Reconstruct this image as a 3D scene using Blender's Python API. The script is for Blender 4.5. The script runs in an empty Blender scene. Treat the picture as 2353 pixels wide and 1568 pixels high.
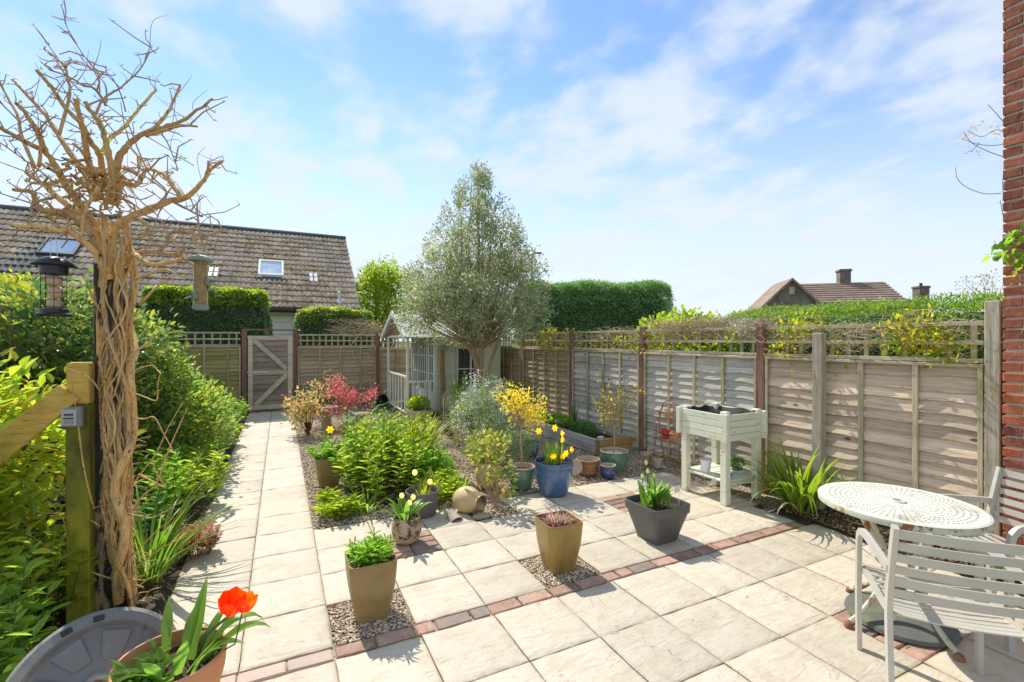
import bpy, math, random
import numpy as np
from mathutils import Vector, Matrix, Euler
PI = math.pi
rad = math.radians
R = random.Random(11)
rng = np.random.default_rng(5)
SC = bpy.context.scene
C = SC.collection

# ------------------------------------------------------------------ camera, sky, sun, exposure
EYE = 1.64
YAW = rad(26.3)
FPX = 1075.0                                   # focal length in units of a 2353 wide picture
cam = bpy.data.cameras.new('camera'); cam_o = bpy.data.objects.new('camera', cam); C.objects.link(cam_o)
cam.sensor_width = 36.0; cam.lens = 36.0 * FPX / 2353.0; cam.shift_y = -4.0 / 2353.0
cam.clip_start = 0.05; cam.clip_end = 3000
cam_o.location = (0, 0, EYE); cam_o.rotation_euler = (rad(90), 0, -YAW)
SC.camera = cam_o
SUN_EL, SUN_HEAD = 48.0, -11.0
sun = bpy.data.lights.new('sun', 'SUN'); sun.energy = 2.1; sun.angle = rad(0.5); sun.color = (1.0, 0.95, 0.86)
sun_o = bpy.data.objects.new('sun', sun); C.objects.link(sun_o)
sun_o.rotation_euler = (rad(90 - SUN_EL), 0, rad(180 - SUN_HEAD)); sun_o.location = (-2, 10, 12)
W = bpy.data.worlds.new('World'); SC.world = W; W.use_nodes = True
nt = W.node_tree; bg = nt.nodes['Background']; bg.inputs[1].default_value = 0.092
sky = nt.nodes.new('ShaderNodeTexSky'); sky.sky_type = 'NISHITA'; sky.sun_disc = False
sky.sun_elevation = rad(SUN_EL); sky.sun_rotation = rad(SUN_HEAD); sky.air_density = 1.0; sky.dust_density = 0.0; sky.ozone_density = 3.0
tc = nt.nodes.new('ShaderNodeTexCoord'); sx = nt.nodes.new('ShaderNodeSeparateXYZ'); nt.links.new(tc.outputs['Generated'], sx.inputs[0])
def wmath(op, a, b, clamp=False):
    n = nt.nodes.new('ShaderNodeMath'); n.operation = op; n.use_clamp = clamp
    for i, q in enumerate((a, b)):
        if q is None: continue
        if isinstance(q, (int, float)): n.inputs[i].default_value = q
        else: nt.links.new(q, n.inputs[i])
    return n.outputs[0]
den = wmath('ADD', wmath('MAXIMUM', sx.outputs[2], 0.0), 0.22)
cx_ = nt.nodes.new('ShaderNodeCombineXYZ')
nt.links.new(wmath('DIVIDE', sx.outputs[0], den), cx_.inputs[0]); nt.links.new(wmath('DIVIDE', sx.outputs[1], den), cx_.inputs[1])
def wnoise(scale, detail, dist, rough=0.55, off=(0, 0, 0), stretch=(1, 1, 1), rot=0):
    mp = nt.nodes.new('ShaderNodeMapping'); mp.inputs[1].default_value = off; mp.inputs[3].default_value = stretch; mp.inputs[2].default_value = (0, 0, rot)
    nt.links.new(cx_.outputs[0], mp.inputs[0])
    n = nt.nodes.new('ShaderNodeTexNoise'); n.inputs['Scale'].default_value = scale; n.inputs['Detail'].default_value = detail
    n.inputs['Roughness'].default_value = rough; n.inputs['Distortion'].default_value = dist
    nt.links.new(mp.outputs[0], n.inputs['Vector']); return n.outputs[0]
cl = wmath('ADD', wmath('MULTIPLY', wnoise(2.1, 4, 0.3, off=(3.1, 0.4, 0)), 0.55), wmath('MULTIPLY', wnoise(5.0, 6, 0.2, 0.5, off=(1, 2, 0), stretch=(1.2, 0.9, 1), rot=0.6), 0.45))
cr = nt.nodes.new('ShaderNodeMapRange'); cr.interpolation_type = 'SMOOTHSTEP'; cr.inputs[1].default_value = 0.415; cr.inputs[2].default_value = 0.615
hz = nt.nodes.new('ShaderNodeMapRange'); hz.inputs[1].default_value = 0.0; hz.inputs[2].default_value = 0.5; hz.inputs[3].default_value = 0.94; hz.inputs[4].default_value = 0.0; hz.interpolation_type = 'SMOOTHSTEP'; nt.links.new(sx.outputs[2], hz.inputs[0])
nt.links.new(cl, cr.inputs[0])
cm = wmath('ADD', wmath('MULTIPLY', wmath('MULTIPLY', cr.outputs[0], 0.85), wmath('SUBTRACT', 1.0, hz.outputs[0])), hz.outputs[0])
mx = nt.nodes.new('ShaderNodeMix'); mx.data_type = 'RGBA'; mx.inputs[7].default_value = (3.75, 4.05, 4.45, 1)
nt.links.new(cm, mx.inputs[0]); nt.links.new(sky.outputs[0], mx.inputs[6]); nt.links.new(mx.outputs[2], bg.inputs[0])
vs = SC.view_settings; vs.view_transform = 'Standard'; vs.look = 'None'; vs.exposure = 1.3; vs.gamma = 1.0; vs.use_curve_mapping = False
SC.render.engine = 'CYCLES'; SC.cycles.use_denoising = True
SC.cycles.max_bounces = 6; SC.cycles.transparent_max_bounces = 8; SC.cycles.diffuse_bounces = 4; SC.cycles.transmission_bounces = 5

def at(x, y, d):
    """A point at depth d metres along the view, from its place in the 2353 wide survey picture."""
    u = (x - 1176.5) / FPX * d
    return Vector((u * math.cos(YAW) + d * math.sin(YAW), d * math.cos(YAW) - u * math.sin(YAW), EYE - (y - 780.0) * d / FPX))

# ------------------------------------------------------------------ object helpers
def tag(o, label=None, cat=None, group=None, kind=None):
    if label: o['label'] = label
    if cat: o['category'] = cat
    if group: o['group'] = group
    if kind: o['kind'] = kind
    return o
def thing(name, label, cat, loc=(0, 0, 0), rz=0.0, group=None):
    o = bpy.data.objects.new(name, None); o.empty_display_size = 0.1; C.objects.link(o)
    o.location = loc; o.rotation_euler = (0, 0, rz)
    return tag(o, label, cat, group)
def wmat(o):
    m = o.matrix_basis.copy()
    while o.parent is not None:
        o = o.parent; m = o.matrix_basis @ m
    return m
def place(name, me, parent=None, loc=(0, 0, 0), rot=(0, 0, 0), scale=(1, 1, 1), m=None):
    o = bpy.data.objects.new(name, me); C.objects.link(o)
    o.location = loc; o.rotation_euler = rot; o.scale = scale; o.parent = parent
    return o
def np_mesh(name, V, Q, m, smooth=False):
    """mesh of quads: V (n,3), Q (k,4)"""
    me = bpy.data.meshes.new(name); V = np.asarray(V, np.float32); Q = np.asarray(Q, np.int32)
    me.vertices.add(len(V)); me.vertices.foreach_set('co', V.ravel())
    me.loops.add(Q.size); me.loops.foreach_set('vertex_index', Q.ravel())
    me.polygons.add(len(Q)); me.polygons.foreach_set('loop_start', np.arange(0, Q.size, 4, dtype=np.int32))
    me.polygons.foreach_set('use_smooth', np.full(len(Q), smooth))
    me.update(calc_edges=True); me.materials.append(m); return me
def basis(d, up=(0, 0, 1)):
    d = Vector(d).normalized(); up = Vector(up)
    if abs(d.dot(up)) > 0.98: up = Vector((1, 0, 0)) if abs(d.x) < 0.9 else Vector((0, 1, 0))
    s = d.cross(up).normalized(); u = s.cross(d).normalized()
    return d, s, u
class MB:
    def __init__(s): s.v = []; s.f = []
    def add(s, vs, fs):
        b = len(s.v); s.v += [tuple(v) for v in vs]; s.f += [tuple(b + i for i in f) for f in fs]; return s
    def box(s, c, sz, M=None, b=0.0):
        """chamfered box, centre c, full size sz"""
        h = [q / 2 for q in sz]; b = min(b, min(h) * 0.45)
        vs, ix = [], {}
        fs = []
        if b <= 0:
            for x in (-1, 1):
                for y in (-1, 1):
                    for z in (-1, 1): vs.append(Vector((x * h[0], y * h[1], z * h[2])))
            fs = [(0, 1, 3, 2), (4, 6, 7, 5), (0, 4, 5, 1), (2, 3, 7, 6), (0, 2, 6, 4), (1, 5, 7, 3)]
        else:
            for x in (-1, 1):
                for y in (-1, 1):
                    for z in (-1, 1):
                        for a in range(3):
                            p = [x * (h[0] - b), y * (h[1] - b), z * (h[2] - b)]; p[a] = (x, y, z)[a] * h[a]
                            ix[(x, y, z, a)] = len(vs); vs.append(Vector(p))
            for a in range(3):
                o1, o2 = (a + 1) % 3, (a + 2) % 3
                for sg in (-1, 1):
                    q = []
                    for u, w in ((-1, -1), (1, -1), (1, 1), (-1, 1)):
                        k = [0, 0, 0]; k[a] = sg; k[o1] = u; k[o2] = w; q.append(ix[(*k, a)])
                    fs.append(tuple(q if sg > 0 else q[::-1]))
                for u in (-1, 1):
                    for w in (-1, 1):
                        k0 = [0, 0, 0]; k0[a] = -1; k0[o1] = u; k0[o2] = w; k1 = list(k0); k1[a] = 1
                        q = (ix[(*k0, o1)], ix[(*k1, o1)], ix[(*k1, o2)], ix[(*k0, o2)])
                        fs.append(q if u * w < 0 else q[::-1])
            for x in (-1, 1):
                for y in (-1, 1):
                    for z in (-1, 1):
                        q = (ix[(x, y, z, 0)], ix[(x, y, z, 1)], ix[(x, y, z, 2)]); fs.append(q if x * y * z > 0 else q[::-1])
        c = Vector(c)
        vs = [(M @ v if M is not None else v) + c for v in vs]
        return s.add(vs, fs)
    def bar(s, p0, p1, w, t, up=(0, 0, 1), b=0.003):
        """bar from p0 to p1: width w sideways, thickness t along up"""
        p0, p1 = Vector(p0), Vector(p1); d, sd, u = basis(p1 - p0, up)
        M = Matrix((d, sd, u)).transposed()
        return s.box((p0 + p1) / 2, ((p1 - p0).length, w, t), M, b)
    def tube(s, pts, r, n=8, cap=True):
        pts = [Vector(p) for p in pts]; k = len(pts)
        rr = r if isinstance(r, (list, tuple)) else [r] * k
        vs, fs = [], []; ref = None
        for i, p in enumerate(pts):
            t = (pts[min(i + 1, k - 1)] - pts[max(i - 1, 0)])
            if t.length < 1e-6: t = Vector((0, 0, 1))
            t.normalize()
            if ref is None:
                ref = t.orthogonal().normalized()
            ref = (ref - t * ref.dot(t))
            if ref.length < 1e-4: ref = t.orthogonal()
            ref.normalize(); bb = t.cross(ref)
            for j in range(n):
                a = 2 * PI * j / n; vs.append(p + (ref * math.cos(a) + bb * math.sin(a)) * rr[i])
        for i in range(k - 1):
            for j in range(n):
                a, b_ = i * n + j, i * n + (j + 1) % n; fs.append((a, b_, b_ + n, a + n))
        if cap:
            fs.append(tuple(range(n))[::-1]); fs.append(tuple((k - 1) * n + j for j in range(n)))
        return s.add(vs, fs)
    def lathe(s, prof, n=28, c=(0, 0, 0), M=None, sq=None, sy=1.0):
        """turn profile [(r,z)...]; sq = squareness exponent for square pots"""
        c = Vector(c); vs, fs = [], []
        for r_, z in prof:
            for j in range(n):
                a = 2 * PI * (j + 0.5) / n; x, y = math.cos(a), math.sin(a)
                if sq:
                    q = (abs(x) ** sq + abs(y) ** sq) ** (-1.0 / sq); x, y = x * q, y * q
                v = Vector((x * r_, y * r_ * sy, z)); vs.append((M @ v if M is not None else v) + c)
        for i in range(len(prof) - 1):
            for j in range(n):
                a, b = i * n + j, i * n + (j + 1) % n; fs.append((a, b, b + n, a + n))
        if prof[0][0] > 1e-4: fs.append(tuple(range(n))[::-1])
        if prof[-1][0] > 1e-4: fs.append(tuple((len(prof) - 1) * n + j for j in range(n)))
        return s.add(vs, fs)
    def prism(s, poly, off):
        off = Vector(off); p = [Vector(q) for q in poly]; n = len(p)
        fs = [tuple(range(n))[::-1], tuple(range(n, 2 * n))] + [(i, (i + 1) % n, n + (i + 1) % n, n + i) for i in range(n)]
        return s.add(p + [q + off for q in p], fs)
    def sheet(s, f, nx, ny):
        vs = [f(i / nx, j / ny) for j in range(ny + 1) for i in range(nx + 1)]
        fs = [(j * (nx + 1) + i, j * (nx + 1) + i + 1, (j + 1) * (nx + 1) + i + 1, (j + 1) * (nx + 1) + i) for j in range(ny) for i in range(nx)]
        return s.add(vs, fs)
    def mesh(s, name, m, smooth=False):
        me = bpy.data.meshes.new(name); me.from_pydata(s.v, [], s.f); me.materials.append(m)
        if smooth:
            me.polygons.foreach_set('use_smooth', [True] * len(me.polygons))
            if smooth != 'all': me.set_sharp_from_angle(angle=rad(38))
        me.update(); return me
    def build(s, name, m, parent=None, smooth=False, world=False):
        if world and parent is not None:
            inv = wmat(parent).inverted(); s.v = [tuple(inv @ Vector(v)) for v in s.v]
        return place(name, s.mesh(name, m, smooth), parent)

# ------------------------------------------------------------------ materials
def nodes(name):
    m = bpy.data.materials.new(name); m.use_nodes = True; t = m.node_tree
    return m, t, t.nodes['Principled BSDF']
def nd(t, typ, ins=None, **kw):
    n = t.nodes.new(typ)
    for k, v in kw.items(): setattr(n, k, v)
    for k, v in (ins or {}).items():
        if hasattr(v, 'is_linked') or hasattr(v, 'links'): t.links.new(v, n.inputs[k])
        else: n.inputs[k].default_value = v
    return n
def ramp(t, fac, stops, interp='LINEAR'):
    n = t.nodes.new('ShaderNodeValToRGB'); cr = n.color_ramp; cr.interpolation = interp
    while len(cr.elements) < len(stops): cr.elements.new(0.5)
    for e, (p, c) in zip(cr.elements, stops): e.position = p; e.color = (*[min(q * 1.2, .86) for q in c[:3]], 1)
    t.links.new(fac, n.inputs[0]); return n.outputs[0]
def mixc(t, fac, a, b, mode='MIX'):
    n = t.nodes.new('ShaderNodeMix'); n.data_type = 'RGBA'; n.blend_type = mode
    for k, v in ((0, fac), (6, a), (7, b)):
        if isinstance(v, (int, float)): n.inputs[k].default_value = v
        elif isinstance(v, tuple): n.inputs[k].default_value = (*v, 1) if len(v) == 3 else v
        else: t.links.new(v, n.inputs[k])
    return n.outputs[2]
def coords(t, stretch=(1, 1, 1), world=False):
    """object coordinates, moved by a random amount for each object; or world position"""
    if world:
        v = nd(t, 'ShaderNodeNewGeometry').outputs['Position']
    else:
        v = nd(t, 'ShaderNodeTexCoord').outputs['Object']
        oi = nd(t, 'ShaderNodeObjectInfo')
        k = nd(t, 'ShaderNodeMath', {0: oi.outputs['Random'], 1: 53.0}, operation='MULTIPLY')
        v = nd(t, 'ShaderNodeVectorMath', {0: v, 1: k.outputs[0]}, operation='ADD').outputs[0]
    return nd(t, 'ShaderNodeMapping', {0: v, 3: stretch}).outputs[0]
def noise(t, vec, scale, detail=5, rough=0.55, dist=0.0):
    return nd(t, 'ShaderNodeTexNoise', {'Vector': vec, 'Scale': scale, 'Detail': detail, 'Roughness': rough, 'Distortion': dist}).outputs[0]
def smooth(t, v, lo, hi):
    return nd(t, 'ShaderNodeMapRange', {0: v, 1: lo, 2: hi}, interpolation_type='SMOOTHSTEP').outputs[0]
def vary(t, col, amt):
    oi = nd(t, 'ShaderNodeObjectInfo')
    v = nd(t, 'ShaderNodeMapRange', {0: oi.outputs['Random'], 3: 1 - amt, 4: 1 + amt}).outputs[0]
    return nd(t, 'ShaderNodeHueSaturation', {'Color': col, 'Value': v}).outputs[0]
def mat(name, cols, scale=6, detail=6, rough=0.7, bump=0.15, bscale=70, stretch=(1, 1, 1), var=0.1, metal=0.0, spec=0.3, spots=None, world=False, dist=0.3, coat=0.0, moss=None):
    m, t, b = nodes(name); v = coords(t, stretch, world)
    n = noise(t, v, scale, detail, 0.6, dist)
    k = len(cols); col = ramp(t, n, [(0.28 + 0.44 * i / max(k - 1, 1), c) for i, c in enumerate(cols)])
    for sp in (spots or []):                        # (colour, scale, lo, hi)
        sc_, lo, hi = sp[1:]
        col = mixc(t, smooth(t, noise(t, v, sc_, 6, 0.65), lo, hi), col, sp[0])
    if moss:
        col = mixc(t, smooth(t, noise(t, coords(t, (1, 1, 1), world), moss[1], 5, 0.6), moss[2], moss[3]), col, moss[0])
    if var: col = vary(t, col, var)
    t.links.new(col, b.inputs['Base Color']); b.inputs['Metallic'].default_value = metal
    b.inputs['Specular IOR Level'].default_value = spec; b.inputs['Coat Weight'].default_value = coat; b.inputs['Coat Roughness'].default_value = 0.08
    rr = nd(t, 'ShaderNodeMapRange', {0: n, 3: max(rough - 0.12, 0.02), 4: min(rough + 0.12, 1)}).outputs[0]; t.links.new(rr, b.inputs['Roughness'])
    if bump:
        bn = nd(t, 'ShaderNodeBump', {'Height': noise(t, v, bscale, 4, 0.6), 'Strength': bump, 'Distance': 0.01}); t.links.new(bn.outputs[0], b.inputs['Normal'])
    return m
def wood(name, a, b_, c, axis=0, rough=0.8, grain=22, moss=None, var=0.16, knots=None):
    st = [6.0, 6.0, 6.0]; st[axis] = 0.35
    m, t, b = nodes(name); v = coords(t, st)
    n = noise(t, v, grain * 0.28, 7, 0.65, 0.6)
    col = ramp(t, n, [(0.25, c), (0.45, b_), (0.62, a), (0.8, b_)])
    fine = noise(t, v, grain * 1.6, 3, 0.6)
    col = mixc(t, smooth(t, fine, 0.55, 0.75), col, tuple(q * 0.55 for q in c))
    v2 = coords(t)
    col = mixc(t, nd(t, 'ShaderNodeMath', {0: smooth(t, noise(t, v2, 2.2, 4), 0.5, 0.75), 1: 0.35}, operation='MULTIPLY').outputs[0], col, tuple(q * 0.6 for q in b_))
    if moss: col = mixc(t, smooth(t, noise(t, v2, moss[1], 5, 0.6), moss[2], moss[3]), col, moss[0])
    if knots:
        vo = nd(t, 'ShaderNodeTexVoronoi', {'Vector': coords(t, (1, 1, 1.4)), 'Scale': 4.5}).outputs['Distance']
        col = mixc(t, smooth(t, vo, 0.12, 0.05), col, knots)
    col = vary(t, col, var)
    t.links.new(col, b.inputs['Base Color']); b.inputs['Roughness'].default_value = rough; b.inputs['Specular IOR Level'].default_value = 0.25
    bn = nd(t, 'ShaderNodeBump', {'Height': fine, 'Strength': 0.25, 'Distance': 0.006}); t.links.new(bn.outputs[0], b.inputs['Normal'])
    return m
def leafmat(name, cols, transl=0.45, tcol=None, rough=0.45, spec=0.4):
    """leaf colours picked at random for each leaf; light shines through"""
    m, t, b = nodes(name)
    rp = nd(t, 'ShaderNodeNewGeometry').outputs['Random Per Island']; k = len(cols)
    col = ramp(t, rp, [(i / max(k - 1, 1), c) for i, c in enumerate(cols)])
    col = mixc(t, 0.5, col, nd(t, 'ShaderNodeHueSaturation', {'Color': col, 'Value': nd(t, 'ShaderNodeMapRange', {0: noise(t, coords(t, world=True), 3.0, 3), 1: 0.3, 2: 0.7, 3: 0.9, 4: 2.0}).outputs[0]}).outputs[0])
    t.links.new(col, b.inputs['Base Color']); b.inputs['Roughness'].default_value = rough; b.inputs['Specular IOR Level'].default_value = spec
    if transl:
        tcl = nd(t, 'ShaderNodeHueSaturation', {'Color': col, 'Saturation': 1.08, 'Value': 2.5}).outputs[0]
        if tcol: tcl = mixc(t, 0.5, tcl, tcol)
        tr = nd(t, 'ShaderNodeBsdfTranslucent', {0: tcl})
        ms = nd(t, 'ShaderNodeMixShader', {0: transl, 1: b.outputs[0], 2: tr.outputs[0]})
        t.links.new(ms.outputs[0], t.nodes['Material Output'].inputs[0])
    return m
def slab_material():
    m, t, b = nodes('riven_sandstone'); v = coords(t)
    big = noise(t, v, 2.6, 5, 0.6, 0.4); fine = noise(t, v, 26, 6, 0.65)
    col = ramp(t, big, [(0.28, (0.43, 0.365, 0.265)), (0.45, (0.49, 0.425, 0.32)), (0.60, (0.515, 0.455, 0.352)), (0.75, (0.46, 0.39, 0.28))])
    col = mixc(t, nd(t, 'ShaderNodeMath', {0: smooth(t, fine, 0.52, 0.72), 1: 0.35}, operation='MULTIPLY').outputs[0], col, (0.38, 0.29, 0.18))
    wv = coords(t, world=True)
    col = mixc(t, nd(t, 'ShaderNodeMath', {0: smooth(t, noise(t, wv, 0.9, 5, 0.6), 0.52, 0.75), 1: 0.18}, operation='MULTIPLY').outputs[0], col, (0.33, 0.29, 0.22))
    # riven ridges: thin wandering lines
    rv = noise(t, nd(t, 'ShaderNodeMapping', {0: v, 2: (0, 0, 0.35), 3: (1.2, 3.4, 1)}).outputs[0], 2.2, 3, 0.5, 0.6)
    ab = nd(t, 'ShaderNodeMath', {0: nd(t, 'ShaderNodeMath', {0: rv, 1: 0.5}, operation='SUBTRACT').outputs[0]}, operation='ABSOLUTE').outputs[0]
    line = nd(t, 'ShaderNodeMath', {0: smooth(t, ab, 0.010, 0.0), 1: smooth(t, noise(t, v, 4.5, 2), 0.5, 0.64)}, operation='MULTIPLY').outputs[0]
    col = mixc(t, nd(t, 'ShaderNodeMath', {0: line, 1: 0.8}, operation='MULTIPLY').outputs[0], col, (0.20, 0.15, 0.09))
    vo = nd(t, 'ShaderNodeTexVoronoi', {'Vector': v, 'Scale': 13.0}).outputs['Distance']
    col = mixc(t, smooth(t, vo, 0.055, 0.03), col, (0.10, 0.085, 0.06))
    ge = nd(t, 'ShaderNodeSeparateXYZ', {0: nd(t, 'ShaderNodeTexCoord').outputs['Generated']})
    def edge(o): return nd(t, 'ShaderNodeMath', {0: 0.5, 1: nd(t, 'ShaderNodeMath', {0: nd(t, 'ShaderNodeMath', {0: o, 1: 0.5}, operation='SUBTRACT').outputs[0]}, operation='ABSOLUTE').outputs[0]}, operation='SUBTRACT').outputs[0]
    ed = nd(t, 'ShaderNodeMath', {0: edge(ge.outputs[0]), 1: edge(ge.outputs[1])}, operation='MINIMUM').outputs[0]
    ed = nd(t, 'ShaderNodeMath', {0: ed, 1: nd(t, 'ShaderNodeMath', {0: noise(t, v, 9, 4), 1: 0.11}, operation='MULTIPLY').outputs[0]}, operation='SUBTRACT').outputs[0]
    col = mixc(t, nd(t, 'ShaderNodeMath', {0: smooth(t, ed, 0.0, -0.06), 1: 0.28}, operation='MULTIPLY').outputs[0], col, (0.30, 0.235, 0.14))
    col = vary(t, col, 0.09)
    t.links.new(col, b.inputs['Base Color']); b.inputs['Roughness'].default_value = 0.62; b.inputs['Specular IOR Level'].default_value = 0.35
    h = nd(t, 'ShaderNodeMath', {0: rv, 1: nd(t, 'ShaderNodeMath', {0: fine, 1: 0.12}, operation='MULTIPLY').outputs[0]}, operation='ADD').outputs[0]
    bn = nd(t, 'ShaderNodeBump', {'Height': h, 'Strength': 0.55, 'Distance': 0.02}); t.links.new(bn.outputs[0], b.inputs['Normal'])
    return m
def gravel_material(name, cols, scale):
    m, t, b = nodes(name); v = coords(t, world=True)
    vo = nd(t, 'ShaderNodeTexVoronoi', {'Vector': v, 'Scale': scale})
    r1 = nd(t, 'ShaderNodeSeparateColor', {0: vo.outputs['Color']}).outputs[0]
    col = ramp(t, r1, [(i / (len(cols) - 1), c) for i, c in enumerate(cols)])
    col = mixc(t, smooth(t, vo.outputs['Distance'], 0.45, 0.75), col, (0.05, 0.035, 0.02))
    t.links.new(col, b.inputs['Base Color']); b.inputs['Roughness'].default_value = 0.85
    bn = nd(t, 'ShaderNodeBump', {'Height': vo.outputs['Distance'], 'Strength': 0.9, 'Distance': 0.02}); bn.invert = True
    t.links.new(bn.outputs[0], b.inputs['Normal']); return m
def roof_material(name, cols, lichen):
    m, t, b = nodes(name); v = coords(t); w = coords(t, world=True)
    col = ramp(t, noise(t, v, 5, 5, 0.6), [(0.3, cols[0]), (0.5, cols[1]), (0.7, cols[2])])
    li = nd(t, 'ShaderNodeMath', {0: smooth(t, noise(t, w, 7.5, 5, 0.7), 0.50, 0.58), 1: smooth(t, noise(t, w, 0.55, 3), 0.33, 0.58)}, operation='MULTIPLY').outputs[0]
    col = mixc(t, li, col, lichen); col = mixc(t, smooth(t, noise(t, w, 6.1, 5, 0.7), 0.58, 0.66), col, (0.05, 0.04, 0.02))
    rpi = nd(t, 'ShaderNodeNewGeometry').outputs['Random Per Island']
    col = nd(t, 'ShaderNodeHueSaturation', {'Color': col, 'Value': nd(t, 'ShaderNodeMapRange', {0: rpi, 3: 0.72, 4: 1.25}).outputs[0]}).outputs[0]
    col = vary(t, col, 0.2)
    t.links.new(col, b.inputs['Base Color']); b.inputs['Roughness'].default_value = 0.85
    bn = nd(t, 'ShaderNodeBump', {'Height': noise(t, w, 40, 4), 'Strength': 0.4, 'Distance': 0.02}); t.links.new(bn.outputs[0], b.inputs['Normal'])
    return m
def glass_material():
    m, t, b = nodes('window_glass'); b.inputs['Base Color'].default_value = (0.03, 0.04, 0.05, 1); b.inputs['Roughness'].default_value = 0.04; b.inputs['Specular IOR Level'].default_value = 0.9
    return m
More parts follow.
